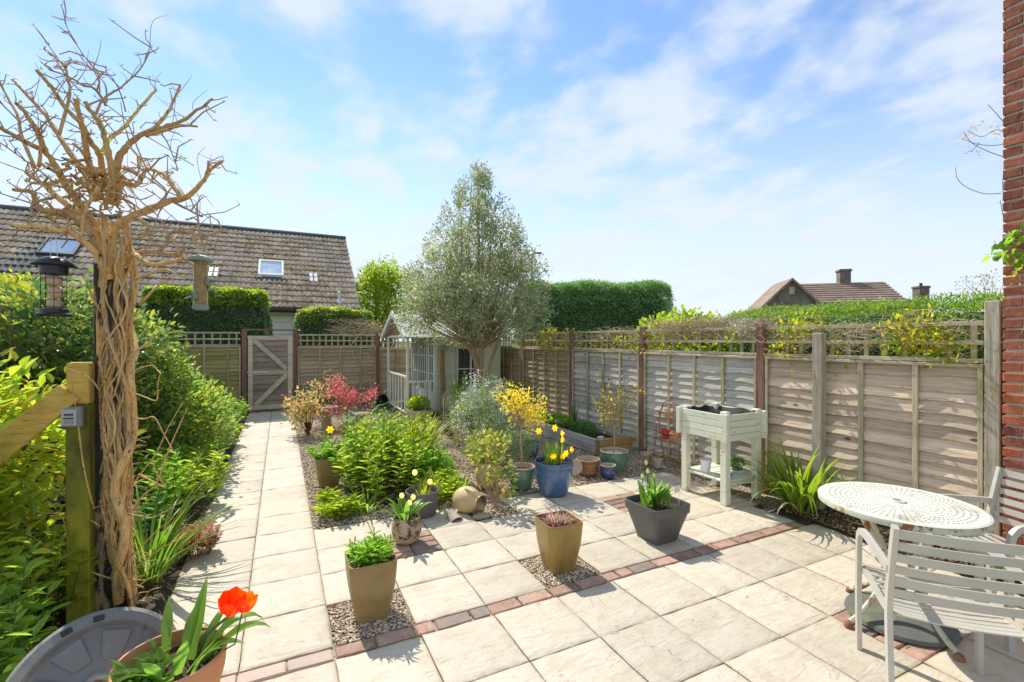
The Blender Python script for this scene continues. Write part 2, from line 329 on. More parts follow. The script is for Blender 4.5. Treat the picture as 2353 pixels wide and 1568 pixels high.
MT = dict(
    slab=slab_material(), glass=glass_material(),
    mortar=mat('sandy_joint', [(0.16, 0.12, 0.08), (0.34, 0.28, 0.19), (0.42, 0.36, 0.25)], 9, rough=0.95, var=0, world=True, bscale=180, bump=0.5, spots=[((0.05, 0.045, 0.02), 6.0, 0.54, 0.62)]),
    brick=mat('paving_brick', [(0.24, 0.145, 0.10), (0.35, 0.215, 0.155), (0.40, 0.28, 0.21)], 9, rough=0.85, var=0.2, bump=0.5, bscale=45, spots=[((0.42, 0.36, 0.27), 14, 0.55, 0.68), ((0.10, 0.07, 0.05), 22, 0.62, 0.7)]),
    brickpale=mat('pale_paving_brick', [(0.45, 0.33, 0.26), (0.52, 0.42, 0.34)], 9, rough=0.85, var=0.1, bump=0.4, bscale=45),
    brickdark=mat('sooty_paving_brick', [(0.16, 0.13, 0.11), (0.27, 0.20, 0.16)], 9, rough=0.85, var=0.15, bump=0.4, bscale=45),
    wallbrick=mat('red_wall_brick', [(0.16, 0.05, 0.03), (0.26, 0.085, 0.05), (0.33, 0.12, 0.075)], 7, rough=0.85, var=0.22, bump=0.8, bscale=28, spots=[((0.38, 0.20, 0.14), 16, 0.58, 0.72), ((0.06, 0.03, 0.03), 11, 0.62, 0.74)]),
    wallbrick2=mat('orange_wall_brick', [(0.32, 0.09, 0.04), (0.42, 0.14, 0.065)], 7, rough=0.85, var=0.12, bump=0.5, bscale=28),
    pointing=mat('lime_mortar', [(0.30, 0.26, 0.21), (0.46, 0.41, 0.34)], 10, rough=0.95, var=0, bump=0.5, bscale=90),
    gravel=gravel_material('pea_gravel', [(0.26, 0.18, 0.11), (0.46, 0.36, 0.24), (0.58, 0.48, 0.36), (0.38, 0.27, 0.17), (0.54, 0.42, 0.29)], 62),
    pebble=mat('pebble_stone', [(0.17, 0.11, 0.07), (0.38, 0.29, 0.19), (0.48, 0.40, 0.30)], 16, rough=0.8, var=0, bump=0, world=True),
    soil=mat('dark_soil', [(0.022, 0.014, 0.009), (0.055, 0.036, 0.022), (0.10, 0.068, 0.042)], 14, rough=0.95, var=0, world=True, bump=1.0, bscale=60, spots=[((0.18, 0.13, 0.08), 38, 0.62, 0.7)]),
    earth=mat('rough_grass_earth', [(0.05, 0.07, 0.02), (0.09, 0.11, 0.03), (0.12, 0.10, 0.05)], 0.6, rough=0.95, var=0, world=True),
    fence=wood('weathered_fence_larch', (0.60, 0.55, 0.47), (0.46, 0.415, 0.345), (0.25, 0.205, 0.16), 0, moss=((0.30, 0.28, 0.06), 1.3, 0.58, 0.78), knots=(0.18, 0.11, 0.07), var=.24),
    fencewarm=wood('warm_fence_larch', (0.62, 0.50, 0.365), (0.51, 0.395, 0.28), (0.28, 0.20, 0.13), 0, moss=((0.32, 0.29, 0.06), 1.1, 0.6, 0.8), knots=(0.17, 0.09, 0.05), var=.24),
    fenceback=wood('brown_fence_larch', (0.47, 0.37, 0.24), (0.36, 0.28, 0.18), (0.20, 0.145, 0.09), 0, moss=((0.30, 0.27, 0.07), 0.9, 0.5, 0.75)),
    fencegreen=wood('algae_green_fence', (0.40, 0.35, 0.13), (0.32, 0.28, 0.10), (0.19, 0.165, 0.065), 0),
    batten=wood('pale_batten', (0.50, 0.43, 0.29), (0.40, 0.34, 0.22), (0.24, 0.19, 0.11), 2, moss=((0.32, 0.30, 0.06), 1.6, 0.5, 0.7)),
    trellis=wood('trellis_slat_wood', (0.54, 0.47, 0.33), (0.42, 0.36, 0.24), (0.24, 0.20, 0.12), 0, moss=((0.32, 0.29, 0.07), 1.4, 0.5, 0.75)),
    trellisv=wood('trellis_upright_wood', (0.46, 0.38, 0.22), (0.36, 0.30, 0.16), (0.20, 0.16, 0.09), 2, moss=((0.32, 0.28, 0.06), 1.4, 0.45, 0.7)),
    redpost=wood('red_stained_post', (0.26, 0.14, 0.10), (0.19, 0.10, 0.07), (0.10, 0.05, 0.04), 2),
    greypost=wood('grey_post', (0.42, 0.37, 0.29), (0.33, 0.285, 0.21), (0.19, 0.155, 0.11), 2, moss=((0.24, 0.22, 0.05), 1.5, 0.55, 0.75)),
    brownpost=wood('old_brown_post', (0.32, 0.22, 0.13), (0.23, 0.155, 0.085), (0.11, 0.07, 0.04), 2),
    gate=wood('gate_board', (0.36, 0.29, 0.23), (0.26, 0.20, 0.155), (0.13, 0.10, 0.08), 0),
    gateframe=wood('gate_ledge', (0.60, 0.51, 0.37), (0.49, 0.41, 0.29), (0.30, 0.24, 0.16), 0),
    timber=wood('bed_sleeper', (0.44, 0.41, 0.36), (0.34, 0.31, 0.27), (0.20, 0.175, 0.145), 1),
    timbernew=wood('fresh_cut_timber', (0.46, 0.31, 0.12), (0.40, 0.26, 0.10), (0.26, 0.15, 0.06), 0),
    oldtimber=wood('old_edging_timber', (0.32, 0.24, 0.15), (0.22, 0.16, 0.10), (0.10, 0.07, 0.045), 1),
    blackpost=mat('flaking_black_post', [(0.03, 0.028, 0.026), (0.07, 0.062, 0.055)], 5, rough=0.75, var=0, bump=0.4, stretch=(3, 3, 0.6), spots=[((0.46, 0.33, 0.18), 7, 0.52, 0.57)]),
    mosspost=mat('moss_covered_post', [(0.03, 0.028, 0.022), (0.20, 0.19, 0.02), (0.44, 0.40, 0.03)], 2.2, rough=0.85, var=0, bump=0.3, stretch=(2, 2, 1.0)),
    brace=wood('orange_stained_brace', (0.60, 0.40, 0.10), (0.52, 0.33, 0.075), (0.36, 0.21, 0.05), 0, moss=((0.24, 0.22, 0.02), 2.0, 0.55, 0.7)),
    bark=mat('peeling_tan_bark', [(0.38, 0.20, 0.07), (0.66, 0.41, 0.17), (0.80, 0.56, 0.28)], 12, rough=0.8, var=0.22, bump=0.9, bscale=40, stretch=(4, 4, 0.7), spots=[((0.20, 0.105, 0.05), 12, 0.56, 0.66), ((0.55, 0.45, 0.34), 5, 0.62, 0.7)]),
    twig=mat('brown_twig', [(0.30, 0.19, 0.12), (0.46, 0.32, 0.21)], 12, rough=0.8, var=0.1, bump=0.3),
    drytwig=mat('dry_straw_vine', [(0.34, 0.25, 0.16), (0.52, 0.42, 0.30)], 12, rough=0.9, var=0.1, bump=0),
    olivebark=mat('olive_bark', [(0.22, 0.14, 0.085), (0.40, 0.27, 0.16)], 8, rough=0.85, var=0, bump=0.5, bscale=30, stretch=(2, 2, 0.6)),
    darkstem=mat('dark_stem', [(0.07, 0.045, 0.028), (0.15, 0.10, 0.06)], 9, rough=0.85, var=0, bump=0.3),
    terracotta=mat('terracotta', [(0.46, 0.19, 0.085), (0.56, 0.26, 0.125), (0.60, 0.33, 0.19)], 5, rough=0.8, var=0.06, bump=0.15, bscale=120),
    oldterracotta=mat('lime_bloomed_terracotta', [(0.30, 0.22, 0.16), (0.42, 0.32, 0.24), (0.50, 0.43, 0.35)], 7, rough=0.85, var=0.08, bump=0.2),
    olivepot=mat('olive_gold_glaze', [(0.20, 0.135, 0.05), (0.28, 0.195, 0.075), (0.32, 0.235, 0.10)], 5, rough=0.45, var=0.03, bump=0.12, bscale=40, spec=0.4, spots=[((0.34, 0.26, 0.15), 34, 0.6, 0.75)]),
    goldpot=mat('gold_brown_glaze', [(0.20, 0.12, 0.04), (0.30, 0.20, 0.05), (0.34, 0.245, 0.075)], 4, rough=0.4, var=0.03, bump=0.1, bscale=40, spec=0.45, spots=[((0.15, 0.095, 0.06), 6, 0.58, 0.72)]),
    greyplastic=mat('dark_grey_plastic', [(0.085, 0.08, 0.074), (0.105, 0.10, 0.093)], 3, rough=0.42, var=0, bump=0.04, spec=0.45),
    lidplastic=mat('weathered_grey_plastic', [(0.14, 0.135, 0.125), (0.21, 0.205, 0.19)], 3, rough=0.55, var=0, bump=0.1, spots=[((0.36, 0.33, 0.27), 6, 0.52, 0.68), ((0.09, 0.085, 0.075), 11, 0.6, 0.7)]),
    stonegrey=mat('grey_clay_pot', [(0.10, 0.09, 0.085), (0.16, 0.145, 0.135)], 5, rough=0.75, var=0, bump=0.2),
    speckle=mat('speckled_stoneware', [(0.30, 0.23, 0.15), (0.46, 0.37, 0.26)], 10, rough=0.5, var=0, bump=0.3, bscale=40, spots=[((0.10, 0.065, 0.03), 22, 0.52, 0.58), ((0.16, 0.11, 0.06), 6, 0.56, 0.66)]),
    bluepot=mat('blue_drip_glaze', [(0.03, 0.06, 0.13), (0.055, 0.115, 0.23), (0.08, 0.16, 0.28)], 4, rough=0.2, var=0, bump=0.05, spec=0.6, coat=0.4, spots=[((0.42, 0.38, 0.33), 3.6, 0.60, 0.68)]),
    smallblue=mat('cobalt_glaze', [(0.02, 0.035, 0.11), (0.05, 0.075, 0.2)], 6, rough=0.2, var=0, bump=0, spec=0.6, coat=0.4, spots=[((0.30, 0.28, 0.36), 8, 0.6, 0.7)]),
    greenpot=mat('green_glaze', [(0.06, 0.13, 0.085), (0.10, 0.20, 0.13), (0.15, 0.25, 0.17)], 4, rough=0.22, var=0.06, bump=0.03, spec=0.6, coat=0.4),
    potinner=mat('unglazed_rim', [(0.42, 0.31, 0.22), (0.52, 0.42, 0.32)], 8, rough=0.8, var=0, bump=0.1),
    brownpot=mat('brown_salt_glaze', [(0.24, 0.105, 0.04), (0.36, 0.18, 0.075)], 6, rough=0.45, var=0, bump=0.1, bscale=60, spec=0.45),
    cream=mat('ochre_stoneware', [(0.40, 0.28, 0.12), (0.54, 0.41, 0.21), (0.58, 0.47, 0.29)], 4, rough=0.6, var=0, bump=0.12),
    palepot=mat('pale_stone_pot', [(0.42, 0.37, 0.25), (0.52, 0.47, 0.34)], 5, rough=0.8, var=0, bump=0.2),
    stone=mat('lichen_stone', [(0.26, 0.21, 0.15), (0.38, 0.32, 0.23)], 7, rough=0.9, var=0.08, bump=0.5, spots=[((0.42, 0.28, 0.10), 9, 0.6, 0.7)]),
    sage=mat('sage_green_paint', [(0.52, 0.54, 0.41), (0.58, 0.60, 0.47)], 3, rough=0.6, var=0.05, bump=0.08, spots=[((0.4, 0.36, 0.25), 9, 0.66, 0.76)]),
    sagelight=mat('pale_sage_paint', [(0.62, 0.64, 0.54), (0.68, 0.70, 0.60)], 3, rough=0.6, var=0.04, bump=0.08),
    sagewhite=mat('peeling_mint_paint', [(0.60, 0.61, 0.46), (0.68, 0.68, 0.54)], 4, rough=0.65, var=0.05, bump=0.15, stretch=(1, 1, 2.5), spots=[((0.44, 0.34, 0.20), 10, 0.6, 0.68)]),
    liner=mat('black_liner', [(0.02, 0.02, 0.02), (0.04, 0.038, 0.035)], 5, rough=0.7, var=0, bump=0.2, spec=0.2),
    white=mat('white_ceramic', [(0.70, 0.69, 0.66), (0.76, 0.75, 0.72)], 3, rough=0.4, var=0, bump=0),
    whitewall=mat('white_painted_wall', [(0.62, 0.59, 0.50), (0.72, 0.69, 0.60)], 2, rough=0.8, var=0, bump=0.2, bscale=14),
    paint=mat('chipped_white_paint', [(0.55, 0.55, 0.46), (0.62, 0.61, 0.53)], 5, rough=0.45, var=0, bump=0.08, spots=[((0.45, 0.42, 0.30), 5, 0.5, 0.7), ((0.30, 0.15, 0.06), 8, 0.67, 0.72)]),
    rustpaint=mat('rusting_cream_paint', [(0.42, 0.42, 0.30), (0.52, 0.51, 0.39)], 6, rough=0.5, var=0, bump=0.15, spots=[((0.28, 0.12, 0.04), 13, 0.53, 0.6)]),
    rust=mat('rusty_iron', [(0.11, 0.045, 0.02), (0.24, 0.105, 0.05), (0.32, 0.17, 0.09)], 14, rough=0.85, var=0.1, bump=0.4),
    chair=mat('grey_powder_coat', [(0.42, 0.395, 0.335), (0.49, 0.465, 0.40)], 5, rough=0.42, var=0.03, metal=0.15, bump=0.05, spec=0.5, spots=[((0.36, 0.28, 0.17), 8, 0.66, 0.74)]),
    umbrella=mat('mossy_concrete', [(0.085, 0.09, 0.08), (0.14, 0.145, 0.125)], 4, rough=0.8, var=0, bump=0.3, spots=[((0.22, 0.235, 0.06), 3.0, 0.5, 0.66)]),
    felt=mat('pale_roof_felt', [(0.40, 0.40, 0.37), (0.48, 0.48, 0.45)], 4, rough=0.9, var=0, bump=0.3),
    black=mat('black_plastic', [(0.012, 0.012, 0.013), (0.022, 0.022, 0.024)], 4, rough=0.3, var=0, bump=0, spec=0.5),
    blackwire=mat('black_wire', [(0.015, 0.014, 0.013), (0.03, 0.025, 0.02)], 9, rough=0.6, var=0, bump=0, metal=0.3),
    fat=mat('suet', [(0.50, 0.33, 0.22), (0.60, 0.43, 0.31)], 30, rough=0.8, var=0.1, bump=0.4),
    seed=mat('bird_seed', [(0.34, 0.20, 0.09), (0.52, 0.36, 0.20)], 60, rough=0.85, var=0, bump=0.8, bscale=160),
    greenmetal=mat('grey_green_feeder', [(0.17, 0.20, 0.15), (0.22, 0.25, 0.19)], 5, rough=0.5, var=0, bump=0.05),
    box=mat('grey_weather_box', [(0.17, 0.17, 0.165), (0.23, 0.23, 0.225)], 6, rough=0.6, var=0, bump=0.1),
    dial=mat('pale_dial', [(0.38, 0.38, 0.38), (0.44, 0.44, 0.44)], 6, rough=0.5, var=0, bump=0),
    string=mat('pale_string', [(0.66, 0.64, 0.6), (0.72, 0.70, 0.66)], 6, rough=0.9, var=0, bump=0),
    lead=mat('lead_flashing', [(0.045, 0.052, 0.058), (0.085, 0.095, 0.10)], 5, rough=0.55, var=0, bump=0.2, metal=0.2),
    darkplastic=mat('dark_gutter', [(0.02, 0.018, 0.016), (0.03, 0.028, 0.026)], 3, rough=0.4, var=0, bump=0),
    steel=mat('galvanised_steel', [(0.40, 0.42, 0.44), (0.52, 0.54, 0.56)], 6, rough=0.4, var=0, metal=0.6, bump=0.05),
    roofa=roof_material('concrete_roof_tile', [(0.46, 0.35, 0.25), (0.63, 0.49, 0.37), (0.70, 0.58, 0.45)], (0.44, 0.30, 0.07)),
    roofb=mat('old_clay_roof', [(0.17, 0.115, 0.085), (0.26, 0.185, 0.14), (0.32, 0.24, 0.185)], 2.0, rough=0.9, var=0, bump=0.6, bscale=5, spots=[((0.32, 0.28, 0.18), 3, 0.6, 0.75)]),
    flint=mat('grey_brick_gable', [(0.10, 0.085, 0.07), (0.17, 0.145, 0.115), (0.22, 0.19, 0.15)], 3, rough=0.9, var=0, bump=0.6, bscale=8),
    skyglass=mat('rooflight_glass', [(0.55, 0.58, 0.6), (0.6, 0.63, 0.65)], 2, rough=0.15, var=0, bump=0, metal=0.9),
    # foliage
    l_privet=leafmat('golden_privet_leaf', [(0.13, 0.16, 0.018), (0.20, 0.215, 0.02), (0.25, 0.23, 0.025), (0.10, 0.15, 0.02)], 0.5),
    l_photinia=leafmat('yellow_green_leaf', [(0.14, 0.20, 0.025), (0.20, 0.25, 0.03), (0.26, 0.28, 0.04), (0.15, 0.21, 0.03), (0.36, 0.24, 0.05)], 0.5),
    l_camellia=leafmat('dark_glossy_leaf', [(0.04, 0.08, 0.03), (0.06, 0.11, 0.035), (0.10, 0.15, 0.04), (0.22, 0.22, 0.04), (0.05, 0.09, 0.035)], 0.4, rough=0.22, spec=0.6),
    l_herb=leafmat('fresh_green_leaf', [(0.09, 0.17, 0.025), (0.13, 0.21, 0.03), (0.18, 0.25, 0.04)], 0.5),
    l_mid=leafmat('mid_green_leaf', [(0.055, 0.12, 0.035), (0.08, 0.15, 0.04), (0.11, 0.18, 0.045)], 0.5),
    l_lime=leafmat('lime_green_leaf', [(0.14, 0.20, 0.02), (0.19, 0.24, 0.025), (0.24, 0.27, 0.04), (0.11, 0.17, 0.02)], 0.5),
    l_blade=leafmat('strap_leaf', [(0.06, 0.12, 0.018), (0.09, 0.16, 0.02), (0.13, 0.18, 0.025), (0.05, 0.10, 0.02)], 0.5),
    l_blade2=leafmat('yellowing_strap_leaf', [(0.10, 0.15, 0.02), (0.16, 0.19, 0.025), (0.22, 0.20, 0.03)], 0.5),
    l_straw=leafmat('dead_leaf', [(0.36, 0.27, 0.13), (0.46, 0.38, 0.22)], 0.3),
    l_tulip=leafmat('tulip_leaf', [(0.075, 0.15, 0.03), (0.11, 0.19, 0.035), (0.13, 0.21, 0.05)], 0.5, rough=0.35),
    l_olive=leafmat('olive_leaf', [(0.10, 0.125, 0.05), (0.16, 0.185, 0.085), (0.23, 0.245, 0.14), (0.32, 0.32, 0.21)], 0.35, rough=0.5),
    l_rose=leafmat('rosemary_needle', [(0.12, 0.17, 0.05), (0.18, 0.23, 0.08), (0.24, 0.28, 0.12), (0.20, 0.26, 0.07)], 0.4),
    l_rosefl=leafmat('rosemary_flower', [(0.38, 0.40, 0.50), (0.48, 0.50, 0.58), (0.55, 0.56, 0.60)], 0.4),
    l_azalea=leafmat('golden_azalea_leaf', [(0.40, 0.33, 0.04), (0.46, 0.38, 0.07), (0.34, 0.31, 0.05), (0.46, 0.32, 0.04)], 0.45),
    l_goldgreen=leafmat('gold_green_leaf', [(0.20, 0.19, 0.03), (0.34, 0.25, 0.03), (0.11, 0.14, 0.03), (0.40, 0.30, 0.05)], 0.5),
    l_yellowgreen=leafmat('yellow_green_small_leaf', [(0.11, 0.165, 0.035), (0.16, 0.205, 0.04), (0.25, 0.245, 0.04), (0.10, 0.155, 0.04)], 0.5),
    l_maple=leafmat('red_maple_leaf', [(0.26, 0.06, 0.065), (0.36, 0.10, 0.10), (0.42, 0.15, 0.14), (0.30, 0.08, 0.095)], 0.35),
    l_pieris=leafmat('bronze_young_leaf', [(0.13, 0.15, 0.06), (0.19, 0.19, 0.08), (0.40, 0.22, 0.08), (0.34, 0.26, 0.12), (0.15, 0.16, 0.07)], 0.4),
    l_rust=leafmat('rusty_rose_leaf', [(0.14, 0.19, 0.04), (0.18, 0.22, 0.05), (0.30, 0.20, 0.05), (0.20, 0.23, 0.06), (0.12, 0.18, 0.04), (0.15, 0.20, 0.05)], 0.4),
    l_sedum=leafmat('sedum_leaf', [(0.22, 0.07, 0.06), (0.32, 0.13, 0.11), (0.40, 0.24, 0.18), (0.17, 0.12, 0.06)], 0.2),
    l_hedge=leafmat('yew_hedge_leaf', [(0.08, 0.15, 0.065), (0.105, 0.185, 0.07), (0.14, 0.22, 0.08), (0.18, 0.25, 0.09)], 0.4),
    l_hedgelight=leafmat('clipped_hedge_leaf', [(0.075, 0.14, 0.03), (0.10, 0.17, 0.035), (0.14, 0.20, 0.045)], 0.45),
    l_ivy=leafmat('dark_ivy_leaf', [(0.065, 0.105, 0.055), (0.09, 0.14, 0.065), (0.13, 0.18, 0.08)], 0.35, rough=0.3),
    hedgecore=mat('hedge_core', [(0.03, 0.05, 0.02), (0.045, 0.07, 0.03)], 5, rough=1, var=0, bump=0, world=True),
    tulipred=leafmat('red_petal', [(0.62, 0.03, 0.008), (0.72, 0.055, 0.012), (0.78, 0.11, 0.015)], 0.45, rough=0.4),
    tulipyellow=leafmat('pale_yellow_petal', [(0.50, 0.46, 0.20), (0.55, 0.50, 0.28)], 0.45),
    daff=leafmat('daffodil_petal', [(0.72, 0.47, 0.012), (0.76, 0.52, 0.02)], 0.4),
    budmat=leafmat('pale_green_bud', [(0.28, 0.33, 0.12), (0.34, 0.38, 0.18)], 0.3),
    heuchera=leafmat('dead_stem', [(0.40, 0.25, 0.19), (0.52, 0.38, 0.30), (0.26, 0.06, 0.05)], 0.15),
)

# ------------------------------------------------------------------ ground, path, patio
def flat(name, poly, z, m, kind='structure'):
    me = bpy.data.meshes.new(name); me.from_pydata([(x, y, z) for x, y in poly], [], [tuple(range(len(poly)))]); me.materials.append(m)
    return tag(place(name, me), kind=kind)
flat('ground', [(-400, -400), (400, -400), (400, 400), (-400, 400)], -0.09, MT['earth'])
PIT = -0.028
XJ = [-1.07, -0.63, -0.186, 0.25, 0.70, 1.14, 1.58, 2.02, 2.485, 2.93, 3.38, 3.83, 4.28]
YLOW = [2.55, 2.10, 1.655, 1.21, 0.765, 0.32, -0.12, -0.56]
YHIGH = [2.67, 3.10, 3.51, 3.93, 4.37]
patio = flat('patio', [(-1.1, -0.6), (4.30, -0.6), (4.30, 4.40), (0.252, 4.40), (0.252, 2.60), (-0.64, 2.60), (-0.64, 2.2), (-1.1, 2.2)], -0.020, MT['mortar'])
path = flat('path', [(-0.645, 2.602), (0.256, 2.602), (0.256, 12.15), (-0.645, 12.15)], -0.018, MT['mortar'])
def slab_mesh(seed):
    r = random.Random(seed); n = 7; mb = MB(); ph = [r.uniform(0, 6) for _ in range(8)]
    def wob(t, k): return 0.0035 * math.sin(t * 9 + ph[k]) + 0.0025 * math.sin(t * 23 + ph[k + 1])
    def f(a, b):
        x, y = a - 0.5, b - 0.5
        ex = wob(b, 0 if x < 0 else 2) * (abs(x) * 2) ** 4; ey = wob(a, 4 if y < 0 else 6) * (abs(y) * 2) ** 4
        e = max(abs(x), abs(y)) * 2
        z = 0.0022 * math.sin(x * 9 + ph[1]) * math.cos(y * 8 + ph[3]) + 0.0015 * math.sin((x + y) * 17 + ph[5])
        if e > 0.99: z -= 0.004
        return Vector((x * 0.993 + ex * .6, y * 0.993 + ey * .6, z))
    ts = [0, 0.025, 0.2, 0.4, 0.6, 0.8, 0.975, 1.0]
    vs = [f(a, b) for b in ts for a in ts]; k = len(ts)
    fs = [(j * k + i, j * k + i + 1, (j + 1) * k + i + 1, (j + 1) * k + i) for j in range(k - 1) for i in range(k - 1)]
    rim = [i for i in range(k)] + [j * k + k - 1 for j in range(1, k)] + [(k - 1) * k + i for i in range(k - 2, -1, -1)] + [j * k for j in range(k - 2, 0, -1)]
    b = len(vs); vs += [Vector((vs[i].x, vs[i].y, -0.034)) for i in rim]; m = len(rim)
    fs += [(rim[i], b + i, b + (i + 1) % m, rim[(i + 1) % m]) for i in range(m)]
    mb.add(vs, fs); return mb.mesh('slab', MT['slab'], True)
SLABS = [slab_mesh(i) for i in range(7)]
def slab(x0, x1, y0, y1, parent):
    g = 0.003
    o = place('slab', SLABS[R.randrange(7)], parent, ((x0 + x1) / 2, (y0 + y1) / 2, R.uniform(-0.0025, 0.0015)), (R.uniform(-.003, .003), R.uniform(-.003, .003), 0), ((x1 - x0 - g), (y1 - y0 - g), 1))
    if R.random() < 0.5: o.rotation_euler.z = PI
    return o
def brick_mesh(seed, m, sz=(0.2, 0.1, 0.05), b=0.006):
    r = random.Random(seed); mb = MB(); mb.box((0, 0, 0), sz, None, b)
    mb.v = [(x + r.uniform(-.003, .003), y + r.uniform(-.003, .003), z + r.uniform(-.0015, .0015)) for x, y, z in mb.v]
    return mb.mesh('brick', m, False)
PBR = [brick_mesh(i, MT['brick']) for i in range(4)] + [brick_mesh(5, MT['brickdark'])]
PBP = [brick_mesh(i, MT['brickpale']) for i in range(2)]
def paver(x0, x1, y0, y1, parent, pool=PBR):
    return place('brick', R.choice(pool), parent, ((x0 + x1) / 2, (y0 + y1) / 2, -0.026 + R.uniform(-.003, .002)), (R.uniform(-.01, .01), R.uniform(-.01, .01), R.uniform(-.012, .012)), ((x1 - x0 - .009) / .2, (y1 - y0 - .009) / .1, 1))
PITS = {(3, 0), (6, 0)}
BRICKCELLS = {(4, 2), (9, 2)}
for i in range(len(XJ) - 1):
    for j in range(len(YLOW) - 1):
        x0, x1, y1, y0 = XJ[i], XJ[i + 1], YLOW[j], YLOW[j + 1]
        if i == 0 and j < 1: continue
        if i == 9 and j == 2:
            h = (x1 - x0) / 2; q = (y1 - y0) / 4
            for a in range(2):
                for b in range(4): paver(x0 + a * h, x0 + (a + 1) * h, y0 + b * q, y0 + (b + 1) * q, patio)
            continue
        slab(x0, x1, y0, y1, patio)
for i in range(3, len(XJ) - 1):
    for j in range(len(YHIGH) - 1):
        x0, x1, y0, y1 = XJ[i], XJ[i + 1], YHIGH[j], YHIGH[j + 1]
        if (i, j) in PITS or (i, j) == (6, 3): continue
        if i == 11 and j == 0: x1 = 4.17
        if (i, j) in BRICKCELLS:
            q = (y1 - y0) / 4; h = (x1 - x0) / 2
            for b in range(4):
                s = 0 if b % 2 else h / 2
                for a in range(2): paver(x0 + a * h, x0 + (a + 1) * h, y0 + b * q, y0 + (b + 1) * q, patio)
            continue
        slab(x0, x1, y0, y1, patio)
x = 0.255
while x < 4.05:
    w = R.choice([0.205, 0.215, 0.215, 0.21, 0.11]); paver(x, x + w, 2.556, 2.664, patio); x += w + 0.006
for a in range(4): paver(-0.63 + a * 0.219, -0.63 + (a + 1) * 0.219, 2.556, 2.664, path, PBP)
y = 2.672
while y < 11.9:
    y1 = min(y + 0.441, 12.02)
    slab(-0.63, -0.186, y, y1, path); slab(-0.186, 0.25, y, y1, path); y = y1
# gravel and soil
tag(flat('gravel', [(0.25, 4.372), (1.58, 4.372), (1.58, 3.932), (2.02, 3.932), (2.02, 4.372), (4.29, 4.372), (4.29, 2.90), (4.18, 2.9), (4.18, 2.665), (4.75, 2.665), (4.75, 12.1), (0.25, 12.1)], -0.012, MT['gravel']))
tag(flat('gravel', [(0.252, 2.668), (0.70, 2.668), (0.70, 3.105), (0.252, 3.105)], -0.019, MT['gravel']))
tag(flat('gravel', [(1.58, 2.668), (2.02, 2.668), (2.02, 3.102), (1.58, 3.102)], -0.019, MT['gravel']))
def mound(name, x0, x1, y0, y1, h, m, nx=14, ny=40, base=-0.015):
    mb = MB()
    def f(a, b):
        x, y = x0 + (x1 - x0) * a, y0 + (y1 - y0) * b
        e = min(a, 1 - a) * (x1 - x0); e2 = min(b, 1 - b) * (y1 - y0)
        k = min(1, e / 0.18) * min(1, e2 / 0.18)
        return Vector((x, y, base + k * (h + 0.012 * math.sin(x * 21 + y * 9) + 0.01 * math.sin(y * 27 - x * 13))))
    mb.sheet(f, nx, ny); return tag(mb.build(name, m, smooth='all'), kind='structure')
mound('soil_bed', -2.6, -0.64, 1.9, 12.2, 0.05, MT['soil'], 20, 90)
mound('soil_bed', 4.19, 4.8, 0.2, 2.93, 0.05, MT['soil'], 10, 30)
mound('soil_bed', 0.62, 2.0, 4.62, 6.9, 0.035, MT['soil'], 14, 22, -0.02)
# loose pebbles: real stones over the nearest gravel
def pebbles(name, spots, size, seed, m=None):
    r = np.random.default_rng(seed); t = np.array([(1, 0, 0), (-.5, .87, 0), (-.5, -.87, 0), (0.2, .1, .75), (-.1, -.2, -.6)])
    oct_v = np.array([(1, 0, 0), (-1, 0, 0), (0, 1, 0), (0, -1, 0), (0, 0, .62), (0, 0, -.62), (.6, .6, .35), (-.6, .6, .3), (-.6, -.6, .35), (.6, -.6, .3)])
    q = np.array([(0, 6, 4, 9), (6, 2, 7, 4), (4, 7, 1, 8), (9, 4, 8, 3), (0, 5, 2, 6), (2, 5, 1, 7), (1, 5, 3, 8), (3, 5, 0, 9)])
    P = np.asarray(spots); n = len(P); s = size * r.uniform(0.55, 1.25, (n, 1, 1)) * r.uniform(0.75, 1.25, (n, 1, 3))
    a = r.uniform(0, 2 * PI, n); c_, s_ = np.cos(a), np.sin(a); V = oct_v[None] * s
    X = V[..., 0] * c_[:, None] - V[..., 1] * s_[:, None]; Y = V[..., 0] * s_[:, None] + V[..., 1] * c_[:, None]
    V = np.stack([X, Y, V[..., 2]], -1) + P[:, None, :]
    Q = (q[None] + (np.arange(n) * 10)[:, None, None]).reshape(-1, 4)
    return np_mesh(name, V.reshape(-1, 3), Q, m or MT['pebblei'], True)
def island_mat(name, cols, rough=0.8):
    m, t, b = nodes(name); rp = nd(t, 'ShaderNodeNewGeometry').outputs['Random Per Island']
    col = ramp(t, rp, [(i / (len(cols) - 1), c) for i, c in enumerate(cols)], 'CONSTANT'); t.links.new(col, b.inputs['Base Color']); b.inputs['Roughness'].default_value = rough; return m
MT['pebblei'] = island_mat('mixed_pebble', [(0.55, 0.42, 0.28), (0.38, 0.26, 0.16), (0.64, 0.55, 0.42), (0.48, 0.34, 0.21), (0.24, 0.17, 0.11), (0.66, 0.60, 0.50), (0.56, 0.40, 0.23)])
MT['bark_chip'] = island_mat('chipped_bark', [(0.10, 0.06, 0.035), (0.17, 0.11, 0.065), (0.24, 0.17, 0.10), (0.06, 0.04, 0.025), (0.34, 0.27, 0.18)], 0.95)
MT['whitestone'] = island_mat('white_chipping', [(0.62, 0.58, 0.53), (0.70, 0.67, 0.63), (0.54, 0.49, 0.44)])
def scatter(x0, x1, y0, y1, n, z, seed):
    r = np.random.default_rng(seed); return np.c_[r.uniform(x0, x1, n), r.uniform(y0, y1, n), z + r.uniform(-.004, .005, n)]
